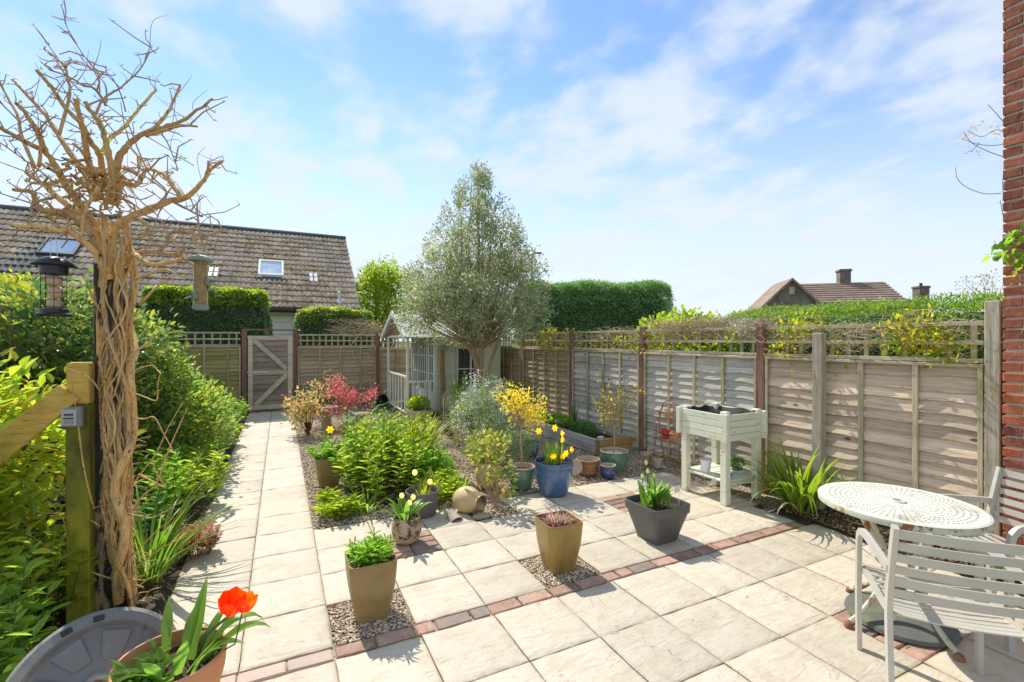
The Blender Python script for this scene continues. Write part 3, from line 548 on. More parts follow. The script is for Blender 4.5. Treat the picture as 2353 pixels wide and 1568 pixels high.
tag(place('gravel', pebbles('gravel', np.r_[scatter(.262, .69, 2.68, 3.095, 1900, -.014, 1), scatter(1.59, 2.01, 2.68, 3.095, 1800, -.014, 2)], 0.0085, 3)), 'loose tan pea gravel in the two pot pits of the patio', 'gravel', kind='stuff')
tag(place('gravel', pebbles('gravel', np.r_[scatter(.26, 1.57, 4.39, 5.0, 2600, -.006, 4), scatter(.26, .66, 5.0, 9.5, 2600, -.006, 5), scatter(1.6, 2.0, 3.95, 4.5, 900, -.006, 6), scatter(2.0, 4.2, 4.4, 5.6, 3800, -.006, 7), scatter(1.9, 4.0, 5.6, 7.2, 2500, -.006, 17), scatter(.6, 2.4, 7.0, 11.5, 3000, -.006, 8)], 0.011, 9)), 'loose brown gravel spread over the planted garden bed', 'gravel', kind='stuff')
tag(place('bark_chips', pebbles('bark_chips', np.r_[scatter(4.22, 4.6, 1.2, 2.9, 1500, .038, 10), scatter(-.95, -.68, 2.9, 4.4, 300, .03, 11), scatter(.7, 1.95, 4.7, 5.1, 900, .02, 12)], 0.012, 13, MT['bark_chip'])), 'dark bark chips and leaf litter over the soil', 'bark chips', kind='stuff')
# ------------------------------------------------------------------ fences
def board_mesh(seed, m, h=0.118):
    """waney-edged overlap board 1 m long (scaled to its bay): lower edge wanders and stands proud"""
    r = random.Random(seed); mb = MB(); n = 9; p = [r.uniform(0, 6) for _ in range(3)]
    vs = []
    for i in range(n + 1):
        x = i / n - 0.5
        lo = -h / 2 - 0.011 * math.sin(x * 7 + p[0]) - 0.007 * math.sin(x * 19 + p[1]) - 0.004
        bow = 0.003 * math.sin(x * 5 + p[2])
        vs += [(x, -0.026 + bow, lo), (x, -0.001 + bow, h / 2), (x, 0.006 + bow, h / 2), (x, -0.014 + bow, lo)]
    fs = []
    for i in range(n):
        a = i * 4
        fs += [(a, a + 4, a + 5, a + 1), (a + 1, a + 5, a + 6, a + 2), (a + 2, a + 6, a + 7, a + 3), (a + 3, a + 7, a + 4, a)]
    fs += [(0, 1, 2, 3), (n * 4 + 3, n * 4 + 2, n * 4 + 1, n * 4)]
    return mb.add(vs, fs).mesh('board', m)
BOARDS = {k: [board_mesh(i + 10, MT[k]) for i in range(6)] for k in ('fence', 'fencewarm', 'fenceback', 'fencegreen')}
def bay(name, label, org, rz, w, kind, top=1.45, bottom=0.1, trellis=0.30, battens=(0.25, 0.5, 0.75), nslat=11, group='lap fence panels', battenmat='batten', cut=None):
    """panel in its own frame: x along the fence, -y towards the garden"""
    t = thing(name, label, 'fence', (org[0], org[1], bottom), rz, group)
    H = top - bottom; nb = int(round(H / 0.098)); st = (H - 0.03) / nb
    for i in range(nb):
        o = place('board', R.choice(BOARDS[kind]), t, (w / 2, R.uniform(-.002, .002), 0.03 + st * (i + 0.5)), (R.uniform(-.012, .012), R.uniform(-.004, .004), 0), (w - 0.015, 1, st / 0.098))
    bm = MT[battenmat]
    for k in (0.012, *battens, 1 - 0.012):
        mb = MB(); mb.box((w * k, -0.042, H / 2 - 0.01), (0.038 if 0 < k < 1 and k in battens else 0.03, 0.022, H - 0.03), None, 0.003); mb.build('batten', bm, t)
    MB().box((w / 2, -0.028, H - 0.012), (w - 0.006, 0.058, 0.026), None, 0.004).build('top_rail', MT['trellis'], t)
    if trellis:
        for i in range(nslat):
            x = w * (i + 0.5) / nslat + R.uniform(-.004, .004)
            MB().box((x, 0.002, H + trellis / 2 + 0.006), (0.036, 0.016, trellis + 0.01), Matrix.Rotation(R.uniform(-.012, .012), 3, 'Y'), 0.002).build('trellis_upright', MT['trellisv'], t)
        for z in (0.018, trellis * 0.52, trellis):
            MB().box((w / 2, -0.022, H + z + 0.004), (w - 0.02, 0.018, 0.032), Matrix.Rotation(R.uniform(-.004, .004), 3, 'Y'), 0.002).build('trellis_rail', MT['trellis'], t)
    return t
FX = 4.68                                        # right boundary
PY = [1.50, 3.33, 5.19, 7.02, 8.92, 10.78, 12.1]
RB = -PI / 2                                     # local x runs towards the camera, -y faces the garden
names = ['grey weathered lap fence panel with trellis between the brick wall and red post', 'grey fence panel with trellis directly behind the raised mint planter', 'grey fence panel with trellis behind the long timber raised bed', 'browner fence panel with trellis over the far half of the raised bed', 'shaded brown fence panel beside the playhouse corner', 'fence panel hidden in shade behind the playhouse']
for i in range(6):
    y0, y1 = PY[i] + 0.045, PY[i + 1] - 0.045
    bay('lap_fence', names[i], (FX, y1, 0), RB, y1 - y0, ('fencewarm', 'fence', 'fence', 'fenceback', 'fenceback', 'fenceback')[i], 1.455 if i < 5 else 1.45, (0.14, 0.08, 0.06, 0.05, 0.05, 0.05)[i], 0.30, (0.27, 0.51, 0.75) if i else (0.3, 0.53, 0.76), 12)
plab = ['grey square fence post against the corner of the brick wall', 'tall red stained fence post right behind the raised mint planter', 'red brown fence post behind the near end of the timber bed', 'red brown fence post halfway along the timber bed', 'slim dark fence post nearest the playhouse', 'fence post behind the playhouse wall']
for i, y in enumerate(PY[:6]):
    top = (1.92, 1.83, 1.82, 1.81, 1.72, 1.7)[i]
    mb = MB(); mb.box((0, 0, top / 2 - 0.03), (0.085, 0.085, top + 0.06), Matrix.Rotation((0.0, -.012, .004, .01, .02, 0)[i], 3, 'X'), 0.006)
    o = mb.build('fence_post', MT['greypost'] if i == 0 else MT['redpost'] if i < 4 else MT['brownpost']); o.location = (FX - 0.012, y, 0)
    tag(o, plab[i], 'post', 'posts of the side fence')
mb = MB(); mb.bar((4.585, 2.70, -0.02), (4.535, 2.66, 1.70), 0.09, 0.075, (1, 0, 0), 0.006)
tag(mb.build('prop_post', MT['greypost']), 'pale leaning timber prop post in front of the grey fence behind the strap leaved clump', 'post')
BY = 12.12
def bbay(x0, x1, lab, kind, bm='batten', top=1.47, bat=(0.25, 0.5, 0.75), tz=0.29, ns=11):
    return bay('lap_fence', lab, (x0 + 0.045, BY, 0), 0, x1 - x0 - 0.09, kind, top, 0.05, tz, bat, ns, battenmat=bm)
bbay(-2.10, -0.76, 'algae green fence panel with square trellis beside the gate hinge side', 'fencegreen', 'batten', 1.49, (0.45, 0.8), ns=8)
bbay(0.31, 2.19, 'brown back fence panel with square trellis between the gate and the playhouse', 'fenceback', 'batten', 1.45, (0.27, 0.53, 0.79), ns=13)
bbay(2.19, 4.05, 'back fence panel seen through the playhouse veranda', 'fenceback', 'batten', 1.40, ns=13)
for x, top, lab in ((-0.735, 1.84, 'red brown gate post with the green panel on its outer side'), (0.31, 1.84, 'red brown gate post on the latch side of the garden gate'), (2.19, 1.74, 'slim red brown fence post beside the playhouse gable')):
    o = MB().box((0, 0, top / 2 - 0.03), (0.10, 0.09, top + 0.06), None, 0.006).build('fence_post', MT['redpost']); o.location = (x, BY - 0.02, 0); tag(o, lab, 'post', 'posts of the back fence')
tag(MB().box((-0.21, BY - 0.02, 1.855), (1.16, 0.10, 0.035), None, 0.005).build('gate_lintel', MT['redpost']), 'thin red brown timber bar across the top of the gate posts', 'lintel')
# left boundary fence
for k, (y0, y1) in enumerate(((2.6, 4.4), (4.4, 6.2), (6.2, 8.0), (8.0, 9.8), (9.8, 12.0))):
    if k in (1,):
        bay('lap_fence', 'mossy fence panel with square trellis behind the dark evergreen shrub', (-2.08, y0 + 0.04, 0), PI / 2, y1 - y0 - 0.08, 'fencegreen', 1.56, 0.05, 0.34, nslat=12)
    else:
        bay('lap_fence', ['mossy side fence panel nearest the house end', '', 'side fence panel behind the golden herb border', 'side fence panel behind the middle of the leafy border', 'side fence panel near the green back corner'][k], (-2.08, y0 + 0.04, 0), PI / 2, y1 - y0 - 0.08, 'fencegreen', 1.50, 0.05, 0.30, nslat=8)
# gate
g = thing('garden_gate', 'weathered ledged and braced timber garden gate at the end of the path', 'gate', (-0.665, BY - 0.03, 0.02))
gw, gh = 0.91, 1.70
for i in range(13):
    place('board', board_mesh(70 + i, MT['gate'], 0.135), g, (gw / 2, 0.02, 0.06 + i * 0.124), (R.uniform(-.01, .01), R.uniform(-.01, .01), 0), (gw - 0.1, 1, 1))
for x in (0.05, gw - 0.05): MB().box((x, -0.012, gh / 2), (0.095, 0.04, gh), None, 0.004).build('stile', MT['gateframe'], g)
for z in (gh - 0.05, 0.86, 0.07): MB().box((gw / 2, -0.013, z), (gw - 0.20, 0.036, 0.10), None, 0.004).build('ledge', MT['gateframe'], g)
MB().bar((0.12, -0.024, gh - 0.10), (gw - 0.12, -0.024, 0.93), 0.10, 0.03, (0, -1, 0), 0.004).build('brace', MT['gateframe'], g)
MB().bar((0.14, -0.024, 0.12), (gw - 0.12, -0.024, 0.80), 0.10, 0.03, (0, -1, 0), 0.004).build('brace', MT['gateframe'], g)
for z in (gh - 0.05, 0.86):
    MB().box((0.20, -0.036, z + 0.012), (0.42, 0.006, 0.032), None, 0.001).build('strap_hinge', MT['steel'], g)
MB().box((gw - 0.06, -0.04, 1.03), (0.03, 0.02, 0.12), None, 0.003).tube([(gw - .10, -.05, 1.06), (gw + .02, -.05, 1.08)], 0.006, 6).build('latch', MT['steel'], g)

# ------------------------------------------------------------------ brick wall at the right
w = thing('brick_wall', 'old red brick house wall with pale lime joints at the picture edge', 'wall', (4.60, 1.44, 0))
MB().box((0.115, -1.1, 2.3), (0.22, 2.16, 4.9), None).build('mortar_core', MT['pointing'], w)
WB = [brick_mesh(30 + i, MT['wallbrick'], (0.213, 0.10, 0.064), 0.007) for i in range(5)]; WB2 = [brick_mesh(40 + i, MT['wallbrick2'], (0.213, 0.10, 0.064), 0.007) for i in range(3)]
row = 0; z = -0.02; wall_v, wall_q = [], []
while z < 4.7:
    y = -0.003; k = 0
    while y > -2.1:
        ln = (0.213 if k % 2 == 0 else 0.1025) if row % 2 == 0 else (0.1025 if k == 0 else 0.05 if k == 1 else 0.213 if k % 2 == 0 else 0.1025)
        pool = WB2 if 0.55 < z < 1.42 and R.random() < (0.75 if 1.05 < z < 1.42 else 0.45) else WB
        me = R.choice(pool); p = (0.048 + R.uniform(-.003, .003), y - ln / 2, z + 0.0325)
        if k < 4: place('brick', me, w, p, (R.uniform(-.012, .012), 0, PI / 2), (ln / 0.213, 1, 1))
        else:                                        # bricks past the picture edge are joined
            b0 = len(wall_v); wall_v += [(p[0] - v.co.y, p[1] + v.co.x * ln / 0.213, p[2] + v.co.z) for v in me.vertices]; wall_q += [tuple(b0 + i for i in f.vertices) for f in me.polygons]
        y -= ln + 0.011; k += 1
    z += 0.0755; row += 1
MB().add(wall_v, wall_q).build('joined_bricks', MT['wallbrick'], w)['kind'] = 'stuff'
MB().box((-0.055, -0.20, 0.09), (0.10, 0.62, 0.22), None, 0.012).build('plinth', MT['wallbrick2'], w)
# ------------------------------------------------------------------ bungalow behind the back fence
EY, EZ, RY_, RZ_ = 16.6, 2.62, 20.8, 5.86
bx0, bx1 = -13.0, 2.43
b = thing('bungalow', 'white walled bungalow with a long lichen covered tiled roof beyond the back fence', 'house', (-5, 17.0, 0))
mb = MB(); mb.prism([(bx0, EY + 0.35, 0), (bx1 - 0.1, EY + 0.35, 0), (bx1 - 0.1, EY + 0.35, 2.62), (bx0, EY + 0.35, 2.62)], (0, 7.8, 0)); mb.build('wall', MT['whitewall'], b, world=True)
for zz in (1.0, 1.4, 1.8, 2.2): MB().box((-0.2, EY + 0.345, zz), (2.6, 0.02, 0.012)).build('weatherboard_joint', MT['pointing'], b, world=True)
mb = MB(); mb.prism([(bx1 - 0.12, EY + 0.3, 2.6), (bx1 - 0.12, RY_ * 2 - EY - 0.3, 2.6), (bx1 - 0.12, RY_, 5.75)], (-0.2, 0, 0)); mb.build('gable', MT['flint'], b, world=True)
roof = MB(); sl = math.atan2(RZ_ - EZ, RY_ - EY); L = math.hypot(RZ_ - EZ, RY_ - EY)
roof.prism([(bx0, EY, EZ - 0.06), (bx0, RY_, RZ_ - 0.06), (bx0, 2 * RY_ - EY, EZ - 0.06), (bx0, 2 * RY_ - EY, EZ - 0.16), (bx0, RY_, RZ_ - 0.2), (bx0, EY, EZ - 0.16)], (bx1 - bx0 - 0.01, 0, 0))
roof = roof.build('roof', MT['roofa'], b, world=True)
TW, TE = 0.302, 0.345
tm = MB(); n = 16; up, dn = [], []
def prof(u): return 0.042 * abs(math.sin(u * 2 * PI)) ** 0.8
for i in range(n + 1):
    u = i / n; up.append((u * TW - TW / 2, prof(u)))
vs = []
for x_, z_ in up: vs += [(x_, -0.03, z_ + 0.060), (x_, TE + 0.03, z_ - 0.004), (x_, -0.03, z_ + 0.044)]
fs = []
for i in range(n): a = i * 3; fs += [(a, a + 3, a + 4, a + 1), (a + 2, a + 5, a + 3, a)]
tm.add(vs, fs); TILE = tm.mesh('roof_tile', MT['roofa'], 'all')
Ms = Matrix.Rotation(sl, 4, 'X'); ncol = int((bx1 - bx0) / TW); nrow = int(L / TE)
voids = [(-0.72, 0.12, 3.62, 4.35), (-6.7, -5.75, 3.0, 4.9), (-6.2, -5.4, 4.0, 4.7)]
rest_v, rest_q = [], []; cnt = 0; inv = wmat(b).inverted()
tv = np.array([v.co[:] for v in TILE.vertices]); tq = np.array([p.vertices[:] for p in TILE.polygons])
for c_ in range(ncol):
    for r_ in range(nrow):
        xx = bx1 - 0.13 - c_ * TW; s_ = r_ * TE + 0.02
        p = Vector((xx, EY + s_ * math.cos(sl), EZ + s_ * math.sin(sl) + R.uniform(-.004, .006)))
        if any(a < p.x < b_ and c2 < p.z < d2 for a, b_, c2, d2 in voids[:1]) : continue
        if cnt < 300 and r_ < 15:
            o = place('roof_tile', TILE, roof, inv @ p, (sl + R.uniform(-.008, .008), R.uniform(-.008, .008), R.uniform(-.012, .012))); cnt += 1
        else:
            k = len(rest_v) * len(tv); M4 = Matrix.Translation(inv @ p) @ Ms @ Matrix.Rotation(R.uniform(-.012, .012), 4, 'Z')
            A = np.array(M4); rest_v.append(tv @ A[:3, :3].T + A[:3, 3]); rest_q.append(tq + k)
o = place('far_roof_tiles', np_mesh('far_roof_tiles', np.concatenate(rest_v), np.concatenate(rest_q), MT['roofa'], True), roof); o['kind'] = 'stuff'
mb = MB(); mb.tube([(bx0, RY_, RZ_ + 0.01), (bx1 + 0.02, RY_, RZ_ + 0.01)], 0.12, 10); mb.build('ridge', MT['lead'], b, world=True)
MB().tube([(bx0, EY - 0.05, EZ - 0.07), (bx1, EY - 0.05, EZ - 0.07)], 0.06, 8).build('gutter', MT['darkplastic'], b, world=True)
MB().tube([(0.42, EY + 0.28, 2.5), (0.42, EY + 0.28, 0)], 0.04, 8).build('downpipe', MT['steel'], b, world=True)
MB().bar((bx1 - 0.03, EY, EZ - 0.08), (bx1 - 0.03, RY_, RZ_ - 0.08), 0.05, 0.14, (0, 0, 1), 0.01).build('verge', MT['roofa'], b, world=True)
def on_roof(x_, s_, h=0.0): return Vector((x_, EY + s_ * math.cos(sl) - h * math.sin(sl), EZ + s_ * math.sin(sl) + h * math.cos(sl)))
M3 = Matrix.Rotation(sl, 3, 'X')
def rooflight(x_, s_, w_, l_, fm):
    f = MB()
    for dx, dy, sx_, sy_ in ((-w_ / 2, 0, .07, l_), (w_ / 2, 0, .07, l_), (0, -l_ / 2, w_ + .07, .08), (0, l_ / 2, w_ + .07, .08)):
        f.box(on_roof(x_, s_, .07) + M3 @ Vector((dx, dy, 0)), (sx_, sy_, .14), M3, .008)
    f = f.build('rooflight', fm, roof, world=True)
    MB().box(on_roof(x_, s_, .10), (w_ - .05, l_ - .06, .02), M3).build('pane', MT['skyglass'], f, world=True)
    MB().box(on_roof(x_, s_ - l_ / 2 - .16, .035), (w_ + .25, .28, .03), M3).build('flashing', MT['lead'], f, world=True)
rooflight(-0.30, 2.35, 0.72, 0.95, MT['sagelight']); rooflight(-6.0, 2.9, 0.8, 0.95, MT['lead'])
MB().prism([on_roof(-6.6, 3.7, .045), on_roof(-5.4, 3.7, .045), on_roof(-6.6, 0.0, .045), on_roof(-7.3, 0.0, .045)], M3 @ Vector((0, 0, .02))).build('lead_valley', MT['lead'], roof, world=True)
for x_, s_ in ((-2.05, 1.75), (0.97, 1.75)):
    for k in range(2):
        for q in range(2): MB().box(on_roof(x_ + k * 0.15, s_ + q * 0.3, .085), (.11, .24, .03), M3, .01).build('glass_tile', MT['white'], roof, world=True)
f = MB(); f.lathe([(.10, 0), (.09, .1), (.05, .14), (.045, .34), (.06, .35), (.06, .4), (.0, .42)], 12, on_roof(1.78, .35, .02)).build('vent_pipe', MT['steel'], roof, world=True)
# ------------------------------------------------------------------ far house on the right
fh = thing('cottage', 'distant cottage with brown clay tile roof and grey gable above the hedge', 'house', at(1950, 780, 28) - Vector((0, 0, EYE - .52)), -YAW - rad(14))
MB().box((0.55, 2.5, 1.8), (5.4, 4.6, 3.4)).build('wall', MT['flint'], fh)
MB().prism([(-2.6, -0.1, 3.35), (-2.6, 2.5, 4.78), (-2.6, 5.1, 3.35), (-2.6, 5.1, 3.2), (-2.6, 2.5, 4.6), (-2.6, -0.1, 3.2)], (5.55, 0, 0)).build('roof', MT['roofb'], fh)
MB().prism([(2.8, 0.2, 3.2), (2.8, 2.5, 4.65), (2.8, 4.8, 3.2)], (0.08, 0, 0)).build('gable_end', MT['flint'], fh)
MB().prism([(-4.9, -0.6, 0.0), (-1.7, -0.6, 0.0), (-1.7, -0.6, 3.15), (-3.25, -0.6, 4.65), (-4.9, -0.6, 3.15)], (0, 3.2, 0)).build('front_gable', MT['flint'], fh)
MB().prism([(-5.05, -0.8, 3.0), (-3.25, -0.8, 4.82), (-1.45, -0.8, 3.0), (-1.6, -0.8, 2.95), (-3.25, -0.8, 4.66), (-4.9, -0.8, 2.95)], (0, 4.0, 0)).build('front_roof', MT['roofb'], fh)
MB().box((-3.25, -0.63, 4.05), (0.28, 0.05, 0.42)).build('gable_vent', MT['oldterracotta'], fh)
for i in range(9): MB().box((0.18, -0.09 + i * 0.29, 3.385 + i * 0.16), (5.6, 0.10, 0.016), Matrix.Rotation(0.503, 3, 'X')).build('tile_course', MT['roofb'], fh)
ch = MB().box((0.75, 2.6, 5.05), (0.62, 0.6, 1.2), None, .02).box((0.75, 2.6, 5.55), (0.72, 0.7, 0.14), None, .02).build('chimney', MT['flint'], fh)
c2 = thing('chimney_stack', 'square grey chimney stack alone above the hedge top right of the cottage', 'chimney', at(2116, 780, 30) - Vector((0, 0, EYE - .62)), -YAW)
MB().box((0, 0, 2.2), (0.62, 0.6, 4.4), None, .02).build('stack', MT['flint'], c2); MB().box((0, 0, 4.35), (0.70, 0.68, 0.14), None, .02).build('cap', MT['flint'], c2)
MB().lathe([(.09, 4.42), (.08, 4.62), (0, 4.62)], 8).build('pot', MT['darkplastic'], c2)
# street lamp
sl_ = thing('street_lamp', 'slim grey street lamp standing behind the olive tree', 'lamp', at(1222, 780, 24) - Vector((0, 0, EYE)), -YAW)
MB().tube([(0, 0, 0), (0, 0, 5.6), (0.04, 0, 5.95), (0.2, 0, 6.05)], [.06, .045, .04, .035], 8).build('pole', MT['lead'], sl_); MB().box((0.30, 0, 6.06), (0.42, 0.14, 0.08), None, .02).build('lamp_head', MT['lead'], sl_)
# ------------------------------------------------------------------ plant helpers
LEAF6 = (np.array([(0, 0, 0), (.35, .5, .10), (.72, .36, .07), (1, 0, -.04), (.72, -.36, .07), (.35, -.5, .10)]), np.array([(0, 1, 2, 3), (0, 3, 4, 5)]))
LEAF4 = (np.array([(0, 0, 0), (.5, .5, .06), (1, 0, 0), (.5, -.5, .06)]), np.array([(0, 3, 2, 1)]))
def unit(a): return a / np.maximum(np.linalg.norm(a, axis=-1, keepdims=True), 1e-9)
def leaf_arrays(P, D, Ln, Wd, r, tpl=LEAF6, up=0.6):
    n = len(P); D = unit(D); z = unit(r.normal(size=(n, 3)) * (1 - up) + np.array([0, 0, 1.0]) * up + 1e-3)
    y = unit(np.cross(z, D)); z = np.cross(D, y); T, Q = tpl; Ln = np.broadcast_to(np.asarray(Ln, float), n)[:, None, None]; Wd = np.broadcast_to(np.asarray(Wd, float), n)[:, None, None]
    V = P[:, None] + Ln * T[None, :, :1] * D[:, None] + Wd * T[None, :, 1:2] * y[:, None] + Ln * T[None, :, 2:] * z[:, None]
    Qs = (Q[None] + (np.arange(n) * len(T))[:, None, None]).reshape(-1, 4)
    return V.reshape(-1, 3), Qs
def in_blobs(blobs, n, r, shell=0.55):
    """points spread through ellipsoids (cx,cy,cz,rx,ry,rz), denser to the outside; returns points and outward directions"""
    w = np.array([b[3] * b[4] * b[5] for b in blobs]) ** 0.67; k = r.choice(len(blobs), n, p=w / w.sum()); B = np.array(blobs, float)[k]
    d = unit(r.normal(size=(n, 3))); rr = r.uniform(0, 1, n) ** (1 / 3.0); rr = shell * (1 - (1 - rr) * 0.35) + (1 - shell) * rr
    rr *= r.uniform(0.86, 1.1, n); P = B[:, :3] + d * B[:, 3:] * rr[:, None]
    return P, unit(d / B[:, 3:])
def cloud(name, blobs, n, ln, wd, m, parent, seed, shell=0.6, up=0.5, out=0.7, tpl=LEAF6, zmin=0.0, world=True, clump=0, jit=0.35):
    r = np.random.default_rng(seed)
    if clump:                                            # leaves in small sprays so that light and dark clumps form
        k = max(1, n // clump); A, O = in_blobs(blobs, k, r, shell); P = np.repeat(A, clump, 0) + r.normal(size=(k * clump, 3)) * ln * 1.1; D = np.repeat(O, clump, 0)
    else: P, D = in_blobs(blobs, n, r, shell)
    D = D * out + r.normal(size=P.shape) * (1 - out) * 1.2 + np.array([0, 0, .15]); keep = P[:, 2] > zmin; P, D = P[keep], D[keep]
    s = r.uniform(1 - jit, 1 + jit, len(P)); V, Q = leaf_arrays(P, D, ln * s, wd * s, r, tpl, up)
    if world and parent is not None:
        A = np.array(wmat(parent).inverted()); V = V @ A[:3, :3].T + A[:3, 3]
    o = place(name, np_mesh(name, V, Q, m), parent); o['kind'] = 'stuff'; return o
def branches(name, base, blobs, n, r0, m, parent, seed, world=True, fork=0.35):
    r = random.Random(seed); mb = MB(); base = Vector(base)
    for i in range(n):
        b = blobs[r.randrange(len(blobs))]; e = Vector(b[:3]) + Vector((r.uniform(-.7, .7) * b[3], r.uniform(-.7, .7) * b[4], r.uniform(-.4, .75) * b[5]))
        s = base + Vector((r.uniform(-1, 1), r.uniform(-1, 1), 0)) * r0 * 1.5; mid = s.lerp(e, fork) + Vector((r.uniform(-.1, .1), r.uniform(-.1, .1), r.uniform(0, .12))) * (e - s).length; mid.z = max(mid.z, s.z + .02)
        mb.tube([s, s.lerp(mid, .5), mid, mid.lerp(e, .5) + Vector((0, 0, .02)), e], [r0, r0 * .85, r0 * .65, r0 * .4, r0 * .2], 5, False)
    o = mb.build(name, m, parent, True, world); o['kind'] = 'stuff'; return o
def blade_arrays(base, az, ln, w, lean, droop, seg=6, twist=0.0):
    """one arching strap leaf: list of points across"""
    V, Q = [], []; d = np.array([math.cos(az), math.sin(az), 0]); s = np.array([-math.sin(az), math.cos(az), 0]); p = np.array(base, float); a = lean
    for i in range(seg + 1):
        t = i / seg; ww = w * (0.55 + 0.9 * t if t < .5 else 1.0 * (1 - ((t - .5) / .5) ** 1.6) + .02) * 0.5
        fold = np.array([0, 0, 1]) * math.sin(a) * ww * .5 + d * -math.cos(a) * ww * .5
        V += [p - s * ww, p + fold * -0.35, p + s * ww]
        a += droop / seg * (0.4 + 1.6 * t); p = p + (d * math.sin(a) + np.array([0, 0, 1]) * math.cos(a)) * ln / seg
    for i in range(seg):
        k = i * 3; Q += [(k, k + 1, k + 4, k + 3), (k + 1, k + 2, k + 5, k + 4)]
    return np.array(V), np.array(Q)
def clump(name, base, n, ln, w, m, parent, seed, spread=0.06, lean=(0.05, 0.6), droop=(0.3, 1.3), seg=6, az=None):
    r = random.Random(seed); VV, QQ, k = [], [], 0
    for i in range(n):
        a = r.uniform(0, 2 * PI) if az is None else r.gauss(az[0], az[1]); q = r.uniform(0, 1) ** .6
        b = (base[0] + math.cos(a) * spread * q, base[1] + math.sin(a) * spread * q, base[2])
        V, Q = blade_arrays(b, a + r.uniform(-.5, .5), ln * r.uniform(.6, 1.1), w * r.uniform(.7, 1.2), r.uniform(*lean), r.uniform(*droop), seg)
        VV.append(V); QQ.append(Q + k); k += len(V)
    V = np.concatenate(VV); A = np.array(wmat(parent).inverted()); V = V @ A[:3, :3].T + A[:3, 3]
    o = place(name, np_mesh(name, V, np.concatenate(QQ), m, True), parent); o['kind'] = 'stuff'; return o
def leafpart(name, base, az, ln, w, lean, droop, m, parent, seg=6):
    """one large leaf as a part of its own"""
    V, Q = blade_arrays(base, az, ln, w, lean, droop, seg); A = np.array(wmat(parent).inverted()); V = V @ A[:3, :3].T + A[:3, 3]
    return place(name, np_mesh(name, V, Q, m, True), parent)
def stems(name, base, n, h, ln, wd, per, m, sm, parent, seed, spread=0.15, lean=0.25, top=0.25, tpl=LEAF6, droop=0.0):
    """upright stems clothed with leaves in a spiral"""
    r = random.Random(seed); q = np.random.default_rng(seed); P, D, S, mb = [], [], [], MB()
    for i in range(n):
        a = r.uniform(0, 2 * PI); rr = spread * r.uniform(0, 1) ** .5; b0 = Vector((base[0] + math.cos(a) * rr, base[1] + math.sin(a) * rr, base[2]))
        hh = h * r.uniform(.65, 1.1); ld = Vector((math.cos(a) * lean * rr / max(spread, .01), math.sin(a) * lean * rr / max(spread, .01), 1)) + Vector((r.uniform(-.12, .12), r.uniform(-.12, .12), 0)); e = b0 + ld.normalized() * hh
        mb.tube([b0, b0.lerp(e, .5), e], [.0045, .0035, .002], 4, False)
        for j in range(per):
            t = top + (1 - top) * (j + r.random()) / per; p = b0.lerp(e, t); aa = j * 2.4 + r.uniform(-.4, .4); el = 0.25 + 0.9 * max(0, t - .6) - droop
            P.append(p); D.append((math.cos(aa), math.sin(aa), el)); S.append((0.6 + .6 * math.sin(PI * min(t * 1.05, 1) * .8)) * r.uniform(.75, 1.2))
    S = np.array(S); V, Q = leaf_arrays(np.array(P), np.array(D), ln * S, wd * S, q, tpl, .85)
    A = np.array(wmat(parent).inverted()); V = V @ A[:3, :3].T + A[:3, 3]
    o = place(name, np_mesh(name, V, Q, m), parent); o['kind'] = 'stuff'
    mb.build('stem', sm, parent, False, True)['kind'] = 'stuff'; return o
GREENSTEM = mat('green_stem', [(0.07, 0.12, 0.03), (0.11, 0.15, 0.04)], 8, rough=0.6, var=0, bump=0)
def shrub(name, label, base, blobs, n, ln, wd, m, seed, cat='shrub', nb=10, r0=0.012, bm='darkstem', group=None, **kw):
    t = thing(name, label, cat, base, 0, group); branches('stem', base, blobs, nb, r0, MT[bm], t, seed); cloud('foliage', blobs, n, ln, wd, MT[m], t, seed + 1, **kw); return t
def petal_flower(parent, p, d, r_, m, n=6, cup=0.3, trumpet=None, name='flower'):
    """open flower of n petals facing d"""
    d, s, u = basis(d); p = Vector(p); vs, fs = [], []
    for k in range(n):
        a = 2 * PI * k / n; e = s * math.cos(a) + u * math.sin(a); f = s * -math.sin(a) + u * math.cos(a); b = len(vs)
        vs += [p, p + e * r_ * .5 + f * r_ * .34 + d * r_ * cup * .5, p + e * r_ + d * r_ * cup, p + e * r_ * .5 - f * r_ * .34 + d * r_ * cup * .5]; fs.append((b, b + 1, b + 2, b + 3))
    mb = MB().add(vs, fs); o = mb.build(name, m, parent, False, True)
    if trumpet:
        M = Matrix((s, u, d)).transposed(); MB().lathe([(r_ * .22, 0), (r_ * .26, r_ * .4), (r_ * .36, r_ * .55)], 10, p, M).build('trumpet', trumpet, o, True, True)
    return o
